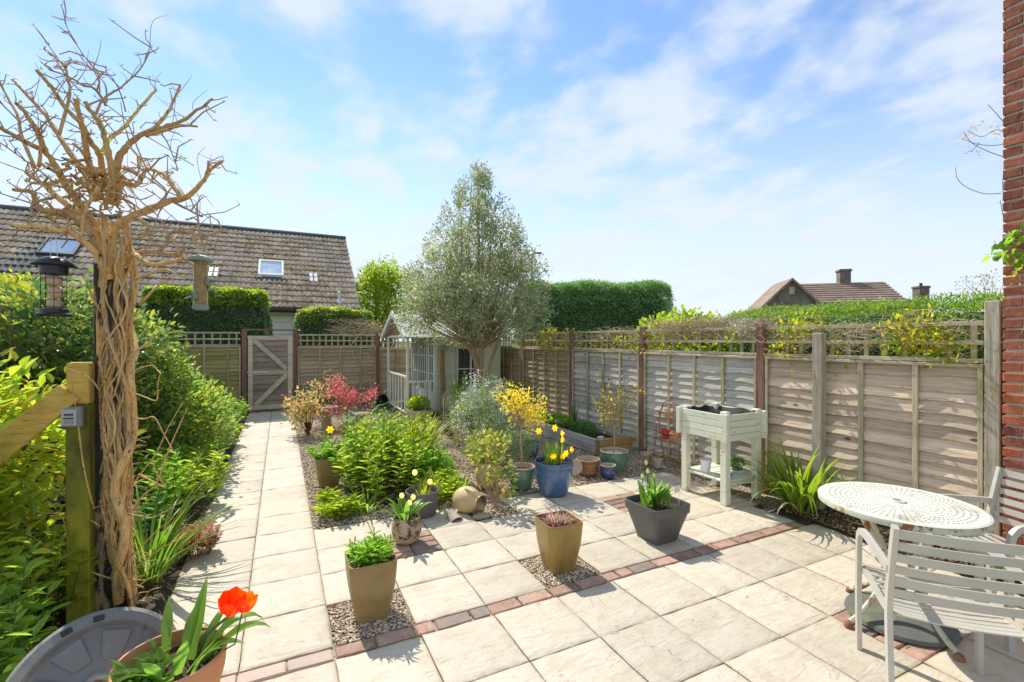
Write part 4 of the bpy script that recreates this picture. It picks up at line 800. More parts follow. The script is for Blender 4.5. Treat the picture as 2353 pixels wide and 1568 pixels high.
def hedge(name, label, c, size, rz, n, ln, wd, m, seed, cat='hedge', rnd=0.25, top=None, topn=0):
    """clipped hedge: dark woody core wrapped in a skin of small leaves with rounded corners"""
    t = thing(name, label, cat, (c[0], c[1], 0), rz); sx_, sy_, sz_ = size; r = np.random.default_rng(seed)
    MB().box((0, 0, sz_ * .48), (sx_ * .94, sy_ * .9, sz_ * .94), None, rnd).build('core', MT['hedgecore'], t)
    def pts(n, topw):
        A = np.array([sx_ * sz_, sx_ * sz_, sy_ * sz_, sy_ * sz_, sx_ * sy_ * topw]); k = r.choice(5, n, p=A / A.sum()); U = r.uniform(-.5, .5, (n, 3)); U[k == 0, 1] = -.5; U[k == 1, 1] = .5; U[k == 2, 0] = -.5; U[k == 3, 0] = .5; U[k == 4, 2] = .5
        P = U * np.array(size); P[:, 2] += sz_ / 2; h = np.array(size) / 2; cc = np.array([0, 0, sz_ / 2]); Q = P - cc
        inner = np.clip(Q, -(h - rnd), h - rnd); d = Q - inner; L_ = np.linalg.norm(d, axis=1, keepdims=True); o_ = d / np.maximum(L_, 1e-6)
        P = inner + o_ * np.minimum(L_, rnd) + cc
        bmp = 0.05 * np.sin(P[:, :1] * 3.1 + seed) * np.sin(P[:, 2:] * 4.3) + .03 * np.sin(P[:, :1] * 9.7 + P[:, 1:2] * 7 + P[:, 2:] * 8.3) + r.normal(0, .045 if sz_ > 3 else .02, (n, 1)) - .02; P += o_ * bmp
        return P, o_
    P, O = pts(n, 1.2); D = O * .55 + r.normal(size=P.shape) * .6 + np.array([0, 0, .25]); s = r.uniform(.65, 1.35, n); V, Q = leaf_arrays(P, D, ln * s, wd * s, r, LEAF4, .3)
    o = place('foliage', np_mesh('foliage', V, Q, MT[m]), t); o['kind'] = 'stuff'
    if topn:
        P, O = pts(topn * 4, 3.0); k = P[:, 2] > sz_ - rnd * (.75 if sz_ > 3 or sz_ < 2.1 else 1.8); P, O = P[k], O[k]; D = O * .3 + r.normal(size=P.shape) * .6 + np.array([0, 0, .15]); s = r.uniform(.6, 1.2, len(P)); V, Q = leaf_arrays(P + O * .02, D, ln * s, wd * s, r, LEAF4, .3)
        o = place('new_growth', np_mesh('new_growth', V, Q, MT[top]), t); o['kind'] = 'stuff'
    return t

# ------------------------------------------------------------------ hedges and trees beyond the fences
hedge('conifer_hedge', 'tall dark green clipped conifer hedge with rounded end behind the side fence', (8.95, 12.33), (4.7, 1.8, 3.34), -YAW, 80000, .07, .024, 'l_hedge', 21, rnd=.42, top='l_hedgelight', topn=7000)
hedge('conifer_hedge', 'long low bright green clipped hedge running behind the fence to the brick wall', (6.05, 2.0), (1.2, 5.4, 1.99), 0, 80000, .034, .012, 'l_hedgelight', 22, rnd=.3, top='l_lime', topn=6000)
hedge('evergreen_hedge', 'square dark hedge with a yellow green top left of the gate', (-1.55, 13.6), (2.5, 1.0, 2.82), 0, 15000, .075, .045, 'l_ivy', 23, rnd=.2, top='l_lime', topn=9000)
hedge('evergreen_hedge', 'low dark clipped hedge with golden tips right of the gate', (1.32, 13.4), (1.85, 0.9, 2.40), 0, 13000, .06, .04, 'l_ivy', 24, rnd=.2, top='l_yellowgreen', topn=5000)
t = thing('privet_tree', 'bright yellow green tree behind the playhouse roof beside the bungalow gable', 'tree', (3.75, 19.5, 0))
bl = [(3.6, 19.6, 3.3, 1.0, 1.0, 1.3), (4.2, 19.2, 3.0, .9, .9, 1.3), (3.1, 19.5, 2.7, .6, .7, 1.2), (3.8, 19.4, 4.2, .55, .55, .6), (3.3, 19.5, 4.0, .35, .4, .6), (4.4, 19.1, 4.0, .4, .4, .5)]
branches('trunk', (3.75, 19.5, 0), bl, 22, .05, MT['darkstem'], t, 31); cloud('crown', bl, 9000, .13, .06, MT['l_lime'], t, 32, shell=.5, clump=12)
sh_ = shrub('ivy_bush', 'rounded glossy lime green bush showing over the fence beside the dark hedge', (5.75, 5.4, 0), [(5.6, 5.3, 1.5, .5, .7, .58), (5.5, 4.75, 1.38, .4, .5, .46), (5.7, 5.95, 1.5, .4, .5, .52)], 4200, .08, .06, 'l_lime', 33)
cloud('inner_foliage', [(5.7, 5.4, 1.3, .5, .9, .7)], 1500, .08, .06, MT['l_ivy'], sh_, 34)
sh_ = thing('bare_birch', 'sparse twiggy treetop showing above the hedge near the brick wall', 'tree', at(2245, 780, 16) - Vector((0, 0, EYE)))
bl = [tuple(at(2240, 655, 16)) + (.55, .55, .35), tuple(at(2285, 650, 16)) + (.4, .4, .4)]; branches('trunk', sh_.location, bl, 14, .02, MT['twig'], sh_, 35, fork=.7); cloud('foliage', bl, 260, .07, .04, MT['l_olive'], sh_, 36, tpl=LEAF4)

# ------------------------------------------------------------------ olive tree
OB = Vector((3.28, 8.15, 0))
t = thing('olive_tree', 'large silvery grey green olive tree with forked trunk in the middle of the garden', 'tree', OB)
def ol(x, y, d=8.75): return at(x, y, d)
bl = []
for x, y, rx, rz_, dd in ((1095, 430, 20, 48, 0), (1068, 500, 38, 55, .1), (1132, 500, 36, 52, -.2), (1015, 575, 46, 55, .2), (1100, 580, 80, 80, 0), (1182, 565, 36, 62, -.1), (975, 650, 52, 58, .2), (1050, 670, 92, 72, -.3), (1150, 665, 85, 72, .3), (1215, 640, 38, 75, .1), (955, 725, 45, 45, 0), (1030, 745, 90, 45, .4), (1130, 740, 92, 48, -.4), (1222, 715, 45, 52, 0), (1000, 690, 60, 50, -.7), (1180, 700, 60, 50, .7), (1085, 640, 70, 70, .8), (1090, 690, 70, 60, -.9), (1150, 600, 50, 60, .7), (1020, 620, 40, 60, -.6)):
    p = ol(x, y, 8.75 + dd); k = 8.75 / FPX; bl.append((p.x, p.y, p.z, rx * k, rx * k * 1.0, rz_ * k))
mb = MB(); fork = ol(1100, 830)
for pts, r_ in (([OB, OB + Vector((0, 0, .5)), ol(1098, 850), ol(1085, 780), ol(1050, 710), ol(1030, 640), ol(1040, 560)], .085), ([OB + Vector((.03, 0, 0)), OB + Vector((.02, .02, .6)), ol(1106, 830), ol(1110, 760), ol(1100, 660), ol(1100, 560), ol(1098, 420)], .075),
                ([OB + Vector((.02, -.03, .2)), ol(1112, 880), ol(1135, 810, 8.6), ol(1160, 740, 8.5), ol(1190, 660, 8.5), ol(1200, 580, 8.6)], .045), ([ol(1092, 830), ol(1060, 765, 8.9), ol(1005, 720, 9.0), ol(970, 660, 9.0)], .04),
                ([ol(1104, 800), ol(1130, 740, 9.1), ol(1150, 650, 9.2), ol(1150, 530, 9.1)], .04), ([ol(1095, 790), ol(1080, 720, 8.2), ol(1060, 640, 8.1), ol(1060, 500, 8.3)], .04), ([ol(1096, 800), ol(1020, 770, 8.4), ol(960, 740, 8.5)], .03), ([ol(1108, 800), ol(1170, 760, 8.9), ol(1230, 720, 8.9)], .03)):
    k = len(pts); pp = []
    for i in range(k - 1):
        for q in range(3): pp.append(Vector(pts[i]).lerp(Vector(pts[i + 1]), q / 3) + Vector((R.uniform(-.012, .012), R.uniform(-.012, .012), 0)))
    pp.append(Vector(pts[-1])); mb.tube(pp, [r_ * (1 - .82 * i / (len(pp) - 1)) for i in range(len(pp))], 8)
mb.build('trunk', MT['olivebark'], t, True, True)
branches('branches', tuple(ol(1098, 800)), bl, 120, .014, MT['olivebark'], t, 41, fork=.5)
sp_ = []
for i in range(46):                                      # sprigs that break the outline
    a = R.uniform(0, 2 * PI); y_ = R.uniform(400, 740); hw_ = np.interp(y_, [380, 450, 560, 650, 720, 760], [8, 45, 112, 155, 168, 130]); p = ol(1095 + hw_ * math.cos(a) * 1.0, y_, 8.75 + hw_ * math.sin(a) * 8.75 / FPX); sp_.append((p.x, p.y, p.z, .09, .09, .26))
for x_, y_ in ((1093, 392), (1100, 410), (1125, 420), (1062, 450), (1175, 500), (1010, 520)): p = ol(x_, y_); sp_.append((p.x, p.y, p.z, .07, .07, .24))
cloud('crown', bl, 35000, .066, .023, MT['l_olive'], t, 42, shell=.25, up=.3, out=.55, clump=30, tpl=LEAF4); cloud('sprigs', sp_, 5200, .06, .02, MT['l_olive'], t, 43, shell=.1, up=.2, out=.4, tpl=LEAF4)
# ------------------------------------------------------------------ left border
shrub('privet_bush', 'golden yellow privet bush at the picture edge above the trellis', (-2.65, 7.0, 0), [(-2.6, 6.9, 1.9, .3, .5, .35), (-2.7, 7.5, 2.0, .35, .45, .4), (-2.5, 6.4, 1.75, .28, .4, .35), (-2.75, 6.6, 1.5, .35, .6, .5)], 3400, .06, .032, 'l_privet', 51)
t = shrub('camellia', 'big dark glossy evergreen shrub behind the vine covered post', (-1.7, 6.0, 0), [(-1.78, 5.6, 1.2, .38, .5, .8), (-1.62, 6.2, 1.1, .42, .5, .75), (-1.85, 5.5, 1.6, .28, .4, .5), (-1.7, 6.2, 1.85, .3, .35, .36), (-1.5, 6.7, 1.35, .4, .45, .55), (-1.4, 6.3, .6, .38, .5, .5)], 8500, .075, .038, 'l_camellia', 53, shell=.55, clump=5, up=.65)
cloud('light_foliage', [(-1.5, 6.75, 1.4, .4, .42, .5), (-1.62, 6.25, 1.5, .4, .4, .5), (-1.45, 6.4, .9, .4, .5, .4)], 1500, .06, .03, MT['l_yellowgreen'], t, 54, shell=.8, clump=5)  # yellow leaves; their pale colour also stands in for sun on the upper side
shrub('skimmia', 'bright yellow green leafy shrub with orange tips left of the mossy post', (-1.62, 3.75, 0), [(-1.75, 3.55, 1.0, .42, .4, .52), (-1.5, 3.95, .95, .35, .4, .42), (-1.9, 3.95, 1.05, .4, .4, .5), (-1.75, 3.5, .55, .45, .45, .45)], 6800, .085, .036, 'l_photinia', 55, clump=6, up=.8, out=.75)
cl2 = shrub('elaeagnus', 'loose gold and green shrub sloping down towards the path beyond the dark evergreen', (-1.2, 7.1, 0), [(-1.35, 6.8, .95, .5, .6, .55), (-1.1, 7.2, .65, .45, .6, .5), (-1.0, 6.6, .55, .4, .5, .45), (-.95, 7.9, .5, .35, .5, .4)], 6500, .055, .032, 'l_yellowgreen', 57, clump=6, up=.75)
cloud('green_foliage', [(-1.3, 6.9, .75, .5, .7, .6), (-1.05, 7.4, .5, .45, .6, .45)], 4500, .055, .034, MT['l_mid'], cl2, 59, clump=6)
for i, (x, y, n, h, sp, m, lab) in enumerate(((-1.55, 3.0, 40, .62, .40, 'l_herb', 'leafy green perennial filling the lower left corner below the yellow shrub'), (-1.25, 2.75, 30, .42, .28, 'l_herb', 'low leafy perennial behind the grey plastic disc'), (-1.75, 2.55, 30, .5, .3, 'l_mid', 'leafy perennial at the very bottom corner'), (-1.05, 5.0, 26, .60, .24, 'l_herb', 'fresh green columbine like clump behind the vine post'), (-.86, 5.45, 26, .50, .24, 'l_lime', 'lime green leafy clump spilling to the path edge beyond the vine post'), (-.95, 6.1, 28, .46, .26, 'l_herb', 'low fresh leafy clump beside the path in front of the gold shrub'), (-1.1, 4.5, 22, .4, .2, 'l_mid', 'blue green leafy clump right behind the strap leaves'), (-1.25, 3.6, 26, .55, .26, 'l_lime', 'leafy perennial at the foot of the mossy post'), (-.9, 8.4, 26, .42, .28, 'l_lime', 'lime green clump halfway along the border'), (-1.0, 10.4, 30, .5, .3, 'l_herb', 'green clump at the border end near the gate'))):
    t = thing('perennial', lab, 'plant', (x, y, .02), 0, 'leafy perennials of the left border'); stems('foliage', (x, y, .02), int(n * 1.5), h, .09, .036, 13, MT[m], GREENSTEM, t, 61 + i, sp * 1.1)
for i, (x, y, n, ln, lab) in enumerate(((-.80, 3.92, 130, .74, 'strap leaved clump arching over the path right of the vine post'), (-.98, 9.4, 170, .55, 'grassy yellow green clump overhanging the path near the gate'), (-.85, 7.6, 110, .42, 'grassy clump at the path edge beside the gold shrub'), (-1.0, 11.3, 90, .5, 'grassy tuft at the foot of the gate post'), (-1.55, 3.45, 70, .6, 'upright strap leaves behind the mossy post'))):
    t = thing('daylily', lab, 'plant', (x, y, .01), 0, 'strap leaved clumps of the left border'); clump('foliage', (x, y, .01), n, ln, .017, MT['l_blade' if i % 2 == 0 else 'l_blade2'], t, 81 + i, .10, (.1, .75), (.3, 1.3))
t = thing('sedum', 'small dusky red sedum at the path edge', 'plant', (-.58, 4.28, 0)); stems('foliage', (-.58, 4.28, 0), 34, .23, .03, .02, 24, MT['l_sedum'], GREENSTEM, t, 91, .10, .5)
cloud('flower_heads', [(-.58, 4.28, .17, .11, .11, .04), (-.53, 4.2, .10, .07, .07, .05)], 500, .016, .012, MT['l_sedum'], t, 92)
# pebbles at the post foot
for i, (x, y, s) in enumerate(((-.74, 3.55, .035), (-.70, 3.47, .03), (-.76, 3.42, .04), (-.69, 3.60, .028), (-.80, 3.50, .03), (-.72, 3.35, .03))):
    mb = MB().lathe([(0, -.3 * s), (s * .75, -.22 * s), (s, 0.1 * s), (s * .7, .45 * s), (0, .6 * s)], 9, sy=.75); o = mb.build('pebble', MT['stone'], None, True); o.location = (x, y, .035); o.rotation_euler.z = i
    tag(o, 'rounded beach pebble in the small heap between post foot and path', 'pebble', 'beach pebbles beside the path')
# ------------------------------------------------------------------ centre bed
for i, (x, y, n, h, sp, m, lab) in enumerate(((.95, 5.05, 46, .62, .30, 'l_lime', 'bushy bright green lily like clump at the front of the centre bed'), (1.15, 5.75, 40, .74, .32, 'l_lime', 'tall bright green leafy clump in the middle of the centre bed'), (.80, 5.35, 26, .66, .2, 'l_herb', 'leafy green stems beside the olive square pot'), (1.38, 5.25, 30, .45, .22, 'l_herb', 'green leafy clump with pinkish buds right of the bright clump'), (1.45, 4.66, 22, .24, .18, 'l_lime', 'low lime green leafy plant behind the small tipped pot'), (.48, 4.66, 18, .16, .16, 'l_lime', 'low spreading green plant at the gravel corner by the path'), (1.2, 6.7, 30, .7, .3, 'l_mid', 'green clump at the back of the centre bed'))):
    t = thing('perennial', lab, 'plant', (x, y, .0), 0, 'leafy perennials of the centre bed'); stems('foliage', (x, y, .0), n, h, .10, .03, 17, MT[m], GREENSTEM, t, 101 + i, sp, .3, .15)
for i, (x, y, n, ln, w, lab) in enumerate(((1.75, 6.35, 170, .72, .02, 'big arching strap leaved clump on the far side of the centre bed'), (1.5, 7.0, 120, .62, .018, 'yellow green strap leaved clump at the back of the centre bed'), (.72, 4.60, 34, .26, .02, 'small bulb leaf tuft at the front edge of the centre bed'), (1.68, 4.72, 40, .2, .02, 'low bulb leaves beside the ochre jar'))):
    t = thing('daylily', lab, 'plant', (x, y, 0), 0, 'strap leaved clumps of the centre bed'); clump('foliage', (x, y, 0), n, ln, w, MT['l_blade2' if i < 2 else 'l_herb'], t, 121 + i, .12, (.05, .7), (.2, 1.2))
    if i == 0: clump('dead_leaves', (x, y, 0), 40, .6, .012, MT['l_straw'], t, 131, .1, (.5, 1.1), (.6, 1.5))
shrub('dwarf_conifer', 'small rounded dwarf conifer beside the strap leaved clump', (1.68, 5.2, 0), [(1.68, 5.2, .16, .13, .13, .16)], 1500, .03, .012, 'l_herb', 135, tpl=LEAF4)
shrub('rose_bush', 'young shrub with rusty orange leaves at the gravel corner between ochre jar and blue pot', (1.9, 4.2, 0), [(1.85, 4.25, .42, .17, .17, .2), (1.95, 4.15, .30, .15, .15, .2), (1.78, 4.3, .6, .12, .12, .14), (2.0, 4.3, .55, .12, .12, .12)], 260, .06, .036, 'l_rust', 137, nb=9, r0=.008, bm='twig', up=.6)
shrub('pieris', 'bronze and orange leaved shrub beside the path in front of the bird bath', (.43, 8.8, 0), [(.34, 8.7, .60, .18, .2, .16), (.46, 8.8, .42, .15, .15, .16), (.30, 8.75, .34, .18, .2, .16)], 620, .07, .03, 'l_pieris', 139, nb=12, up=.6, clump=6)
shrub('pieris', 'small bronze leaved shrub behind the bird bath near the gate', (.75, 9.7, 0), [(.8, 9.7, .7, .28, .25, .22), (.65, 9.7, .5, .25, .2, .2)], 300, .06, .028, 'l_pieris', 141, nb=9, up=.6, clump=6)
shrub('periwinkle', 'low dark green ground plant at the foot of the back fence', (.62, 11.5, 0), [(.6, 11.6, .15, .35, .3, .2), (1.0, 11.7, .12, .3, .25, .16)], 900, .05, .03, 'l_mid', 143)
t = shrub('rosemary', 'large grey green rosemary bush with pale blue flowers in the gravel', (2.52, 5.75, 0), [(2.35, 5.9, .55, .3, .3, .42), (2.6, 5.75, .60, .3, .3, .42), (2.75, 5.65, .42, .28, .3, .34), (2.45, 5.55, .35, .33, .3, .33), (2.85, 5.6, .32, .26, .26, .3), (2.62, 5.35, .28, .3, .25, .26), (2.3, 5.95, .9, .10, .10, .28), (2.46, 5.98, .98, .09, .09, .26), (2.58, 5.9, .92, .09, .09, .28), (2.70, 5.8, .86, .09, .09, .28), (2.2, 5.9, .72, .09, .09, .26), (2.82, 5.7, .72, .09, .09, .26), (2.4, 5.75, .80, .09, .09, .26)], 14500, .034, .007, 'l_rose', 145, nb=26, r0=.009, shell=.4, out=.85, tpl=LEAF4, clump=14)
cloud('blossom', [(2.35, 5.9, .58, .3, .3, .42), (2.55, 5.85, .66, .3, .3, .4), (2.3, 5.95, .92, .10, .10, .26), (2.46, 5.98, .98, .09, .09, .26), (2.58, 5.9, .92, .09, .09, .26), (2.70, 5.8, .86, .09, .09, .26), (2.6, 5.6, .4, .3, .3, .3)], 3600, .016, .013, MT['l_rosefl'], t, 147, tpl=LEAF4, clump=6)
# ------------------------------------------------------------------ pots
def pot_round(name, label, loc, prof, m, rim=None, soil='soil', soil_z=None, inner='potinner', cat='pot', n=36, sq=None, rz=0.0, group=None, sy=1.0, rings=()):
    """hollow pot from an outer profile [(r,z)...]; wall 12 mm"""
    t = thing(name, label, cat, loc, rz, group); top = prof[-1]; wl = max(.010, top[0] * .07)
    mb = MB().lathe([(0.0, prof[0][1])] + prof, n, sq=sq, sy=sy); mb.f.pop(); mb.build('body', MT[m], t, True)
    z0 = soil_z if soil_z is not None else top[1] - .03; r_in = np.interp(z0, [p[1] for p in prof], [p[0] for p in prof]) - wl
    mb = MB().lathe([(top[0] + .001, top[1] - .003), (top[0] - wl * .2, top[1] + .004), (top[0] - wl * .8, top[1] + .004), (top[0] - wl, top[1] - .004), (r_in, z0 - .01)], n, sq=sq, sy=sy)
    mb.f = [f for f in mb.f if len(f) == 4]; mb.build('rim', MT[rim or m], t, True)
    if soil: MB().lathe([(0, z0 + .006), (r_in * .5, z0 + .004), (r_in + .002, z0)], n, sq=sq, sy=sy).build('soil', MT[soil], t)
    for zz, rr_, m2 in rings: MB().lathe([(rr_, zz - .012), (rr_ + .006, zz - .005), (rr_ + .006, zz + .005), (rr_, zz + .012)], n, sq=sq, sy=sy).build('band', MT[m2], t, True)
    return t
def curve_prof(pts, k=5, lo=0.0):
    out = []
    P = [Vector((p[0], p[1], 0)) for p in pts]
    for i in range(len(P) - 1):
        a, b, c, d = P[max(i - 1, 0)], P[i], P[i + 1], P[min(i + 2, len(P) - 1)]
        for q in range(k):
            u = q / k; v = 0.5 * ((2 * b) + (c - a) * u + (2 * a - 5 * b + 4 * c - d) * u * u + (3 * b - a - 3 * c + d) * u ** 3); out.append((max(v.x, lo), v.y))
    out.append((P[-1].x, P[-1].y)); return out
SQ = 9.0
sqprof = curve_prof([(.084, 0), (.105, .09), (.126, .21), (.137, .34), (.138, .36)])
t = pot_round('square_planter', 'tall tapered olive gold square pot with fine leaved plant in the near gravel pit', (.485, 2.90, -.022), sqprof, 'olivepot', sq=SQ, n=56)
stems('foliage', (.485, 2.90, .30), 34, .13, .055, .009, 20, MT['l_herb'], GREENSTEM, t, 201, .095, .35, .1)
t2 = pot_round('square_planter', 'tapered gold brown square pot of dry stems in the second gravel pit', (1.80, 2.885, -.022), sqprof, 'goldpot', rim='brownpot', sq=SQ, n=56, rz=-.06)
r = random.Random(202); mb = MB()
for i in range(46):
    a = r.uniform(0, 6.3); q = r.uniform(0, .08); b0 = Vector((1.80 + math.cos(a) * q, 2.885 + math.sin(a) * q, .31)); h = r.uniform(.02, .09) if i > 7 else r.uniform(.1, .2); e = b0 + Vector((math.cos(a) * h * .9, math.sin(a) * h * .9, h * r.uniform(.5, 1))); mb.tube([b0, b0.lerp(e, .5) + Vector((0, 0, .012)), e], [.002, .0017, .001], 4, False)
mb.build('dry_stems', MT['drytwig'], t2, False, True)['kind'] = 'stuff'; cloud('dead_leaves', [(1.80, 2.885, .315, .09, .09, .02)], 240, .035, .012, MT['heuchera'], t2, 203, zmin=.3)
t = pot_round('square_planter', 'square olive pot of parsley like leaves in the gravel beside the path', (.48, 5.62, -.012), sqprof, 'olivepot', sq=SQ, n=48, rz=.05); t.scale = (1.05, 1.05, .95)
stems('foliage', (.48, 5.62, .28), 36, .2, .05, .022, 16, MT['l_herb'], GREENSTEM, t, 205, .11, .8, .2)
for a, ln in ((.3, .3), (1.8, .34), (3.2, .3), (4.5, .26)): leafpart('tulip_leaf', (.48, 5.66, .3), a, ln, .06, .25, .6, MT['l_tulip'], t)
for p in ((.50, 5.64, .62),):
    MB().tube([(.48, 5.64, .3), (.49, 5.64, .48), p], .004, 5).build('stem', GREENSTEM, t, False, True); petal_flower(t, p, (-.4, -1, .1), .05, MT['daff'], 6, .15, MT['daff'])
# grey plastic planter with tulips in bud
gp = curve_prof([(.122, 0), (.128, .03), (.15, .11), (.178, .20), (.186, .232)]) + [(.189, .234), (.197, .236), (.200, .295), (.200, .30)]
t = pot_round('patio_planter', 'dark grey square plastic planter of tulip leaves and buds on the patio', (2.79, 2.94, 0), gp, 'greyplastic', sq=SQ, n=56, soil_z=.255, rz=.03)
r = random.Random(206)
for i in range(30):
    a = r.uniform(0, 6.3); q = r.uniform(0, .11); b0 = (2.77 + math.cos(a) * q, 2.95 + math.sin(a) * q, .255); leafpart('tulip_leaf', b0, r.uniform(0, 6.3), r.uniform(.16, .30), r.uniform(.035, .055), r.uniform(.08, .45), r.uniform(.1, .8), MT['l_tulip'], t)
for x, y, h in ((2.74, 3.0, .34), (2.72, 2.96, .28), (2.82, 2.99, .22), (2.68, 2.98, .24)):
    MB().tube([(x, y, .25), (x + .005, y, .25 + h * .6), (x - .01, y, .25 + h)], .0035, 5).build('stem', GREENSTEM, t, False, True)
    MB().lathe(curve_prof([(.002, 0), (.013, .012), (.012, .03), (.002, .045)], 3), 8, (x - .01, y, .25 + h)).build('bud', MT['budmat'], t, True, True)
MB().tube([(2.955, 2.86, .26), (2.955, 2.86, .42), (2.95, 2.86, .43)], .002, 5).box((2.935, 2.86, .40), (.055, .002, .045)).build('plant_label', MT['string'], t, False, True)
# speckled pot of yellow tulips
sp = curve_prof([(.07, 0), (.095, .02), (.118, .09), (.115, .15), (.105, .19), (.107, .20)])
t = pot_round('stoneware_pot', 'speckled stoneware pot of pale yellow tulips standing on bricks', (.915, 3.78, 0), sp, 'speckle', soil_z=.17)
r = random.Random(207)
for i in range(17):
    a = r.uniform(0, 6.3); q = r.uniform(.0, .07); leafpart('tulip_leaf', (.915 + math.cos(a) * q, 3.78 + math.sin(a) * q, .17), a + r.uniform(-.4, .4), r.uniform(.15, .25), r.uniform(.04, .06), r.uniform(.1, .5), r.uniform(.2, 1.3), MT['l_tulip'], t)
def tulip(t, p, d, m, s=.05, open_=.25, name='flower'):
    d, sd, u = basis(d); p = Vector(p); vs, fs = [], []
    for k in range(6):
        a = PI / 3 * k; e = sd * math.cos(a) + u * math.sin(a); f = sd * -math.sin(a) + u * math.cos(a); b = len(vs); o = .92 if k % 2 else 1.0
        for tt, rr_, ww in ((0, .05, .14), (.25, .40, .46), (.6, .46 + open_ * .45, .52), (.9, .42 + open_ * .85, .40), (1.06, .38 + open_, .12)):
            q = p + d * s * tt * 1.35 + e * s * rr_ * o; vs += [q - f * s * ww - e * s * .06, q + e * s * .03, q + f * s * ww - e * s * .06]
        for i in range(4): z = b + i * 3; fs += [(z, z + 1, z + 4, z + 3), (z + 1, z + 2, z + 5, z + 4)]
    return MB().add(vs, fs).build(name, m, t, 'all', True)
for x, y, h, dx in ((.90, 3.82, .17, -.2), (.96, 3.80, .15, .2), (.93, 3.74, .13, 0)):
    e = Vector((x + dx * .06, y, .17 + h)); MB().tube([(x, y, .16), ((x + e.x) / 2, y, .17 + h * .55), e], .003, 5).build('stem', GREENSTEM, t, False, True); tulip(t, e, (dx * .3, 0, 1), MT['tulipyellow'], .03, .1)
# dark grey oval pot
t = pot_round('clay_pot', 'dark grey round clay pot with a few yellow tulips behind the speckled pot', (1.19, 4.30, -.005), [(.115, 0), (.135, .06), (.146, .15), (.15, .21), (.158, .213), (.158, .23)], 'stonegrey', soil_z=.19)
for x, y, h in ((1.12, 4.3, .18), (1.26, 4.28, .08)):
    MB().tube([(x, y, .18), (x, y + .01, .19 + h)], .003, 5).build('stem', GREENSTEM, t, False, True); tulip(t, (x, y + .01, .19 + h), (0, 0, 1), MT['tulipyellow'], .036, .1)
clump('foliage', (1.2, 4.3, .19), 26, .13, .012, MT['l_blade2'], t, 208, .07, (.1, .6), (.1, .6))
# tipped pots
t = thing('flower_pot', 'small pale clay pot tipped on its side beside the ochre jar', 'pot', (1.40, 4.19, .06), 0); M = Euler((rad(118), 0, rad(12))).to_matrix()
MB().lathe([(0, 0), (.043, 0), (.058, .10), (.066, .101), (.068, .13), (.062, .13), (.054, .10), (.04, .012), (0, .012)], 24, (0, -.06, -.02), M).build('body', MT['oldterracotta'], t, True)
t = thing('amphora_jar', 'ochre stoneware jar with handle lying on its side at the bed edge', 'jar', (1.60, 4.17, .10), rad(-62))
Mr = Matrix.Rotation(rad(90), 3, 'Y'); MB().lathe(curve_prof([(.02, -.155), (.07, -.145), (.115, -.07), (.122, .0), (.10, .07), (.062, .11), (.058, .125), (.072, .15), (.074, .158)]), 32, (0, 0, .012), Mr).build('body', MT['cream'], t, True)
mb = MB().lathe([(.074, .158), (.066, .162), (.052, .13), (.052, .06), (0, .05)], 32, (0, 0, .012), Mr); mb.build('mouth', MT['darkstem'], t, True)
MB().tube([(.135, -.03, .07), (.10, -.05, .12), (.03, -.05, .135), (-.01, -.04, .125)], [.012, .014, .012, .01], 8).build('handle', MT['cream'], t, True)
tag(MB().lathe([(0, 0), (.09, .0), (.095, .02), (.06, .035), (0, .038)], 11, sy=.5).build('flat_stone', MT['stone'], None, True), 'flat mossy stone wedged under the ochre jar', 'stone').location = (1.66, 3.98, 0)
# ochre urn with rust-leaved shrub
t = pot_round('cream_urn', 'bulbous pale ochre urn holding a bronze leaved shrub in the gravel', (2.07, 4.78, -.01), curve_prof([(.075, 0), (.10, .03), (.14, .11), (.145, .19), (.12, .25), (.13, .28), (.152, .295)]), 'cream', soil_z=.25)
bl = [(2.03, 4.78, .48, .2, .18, .14), (2.15, 4.85, .42, .14, .14, .12), (1.92, 4.75, .42, .12, .12, .1)]; branches('stem', (2.07, 4.78, .25), bl, 14, .006, MT['twig'], t, 209); cloud('foliage', bl, 620, .05, .03, MT['l_rust'], t, 210, up=.6)
# green glazed pot with golden azalea standard
gprof = curve_prof([(.085, 0), (.11, .03), (.14, .12), (.15, .19), (.146, .235), (.154, .25)])
t = pot_round('glazed_pot', 'green glazed pot holding a golden yellow standard shrub beside the blue pot', (2.38, 4.58, -.01), gprof, 'greenpot', rim='potinner', soil_z=.2)
cr = [(2.44, 4.70, .88, .17, .17, .12), (2.52, 4.62, .79, .16, .15, .09), (2.33, 4.75, .94, .14, .14, .11), (2.50, 4.75, .97, .1, .1, .07), (2.28, 4.8, 1.02, .08, .1, .07), (2.60, 4.66, .89, .1, .1, .09)]
MB().tube([(2.38, 4.58, .18), (2.385, 4.585, .4), (2.375, 4.59, .56), (2.385, 4.6, .69)], [.010, .009, .008, .007], 7).build('trunk', MT['twig'], t, True, True); branches('branch', (2.385, 4.6, .67), cr, 30, .005, MT['twig'], t, 211); cloud('foliage', cr, 800, .042, .016, MT['l_azalea'], t, 212, clump=7, up=.2, shell=.45)
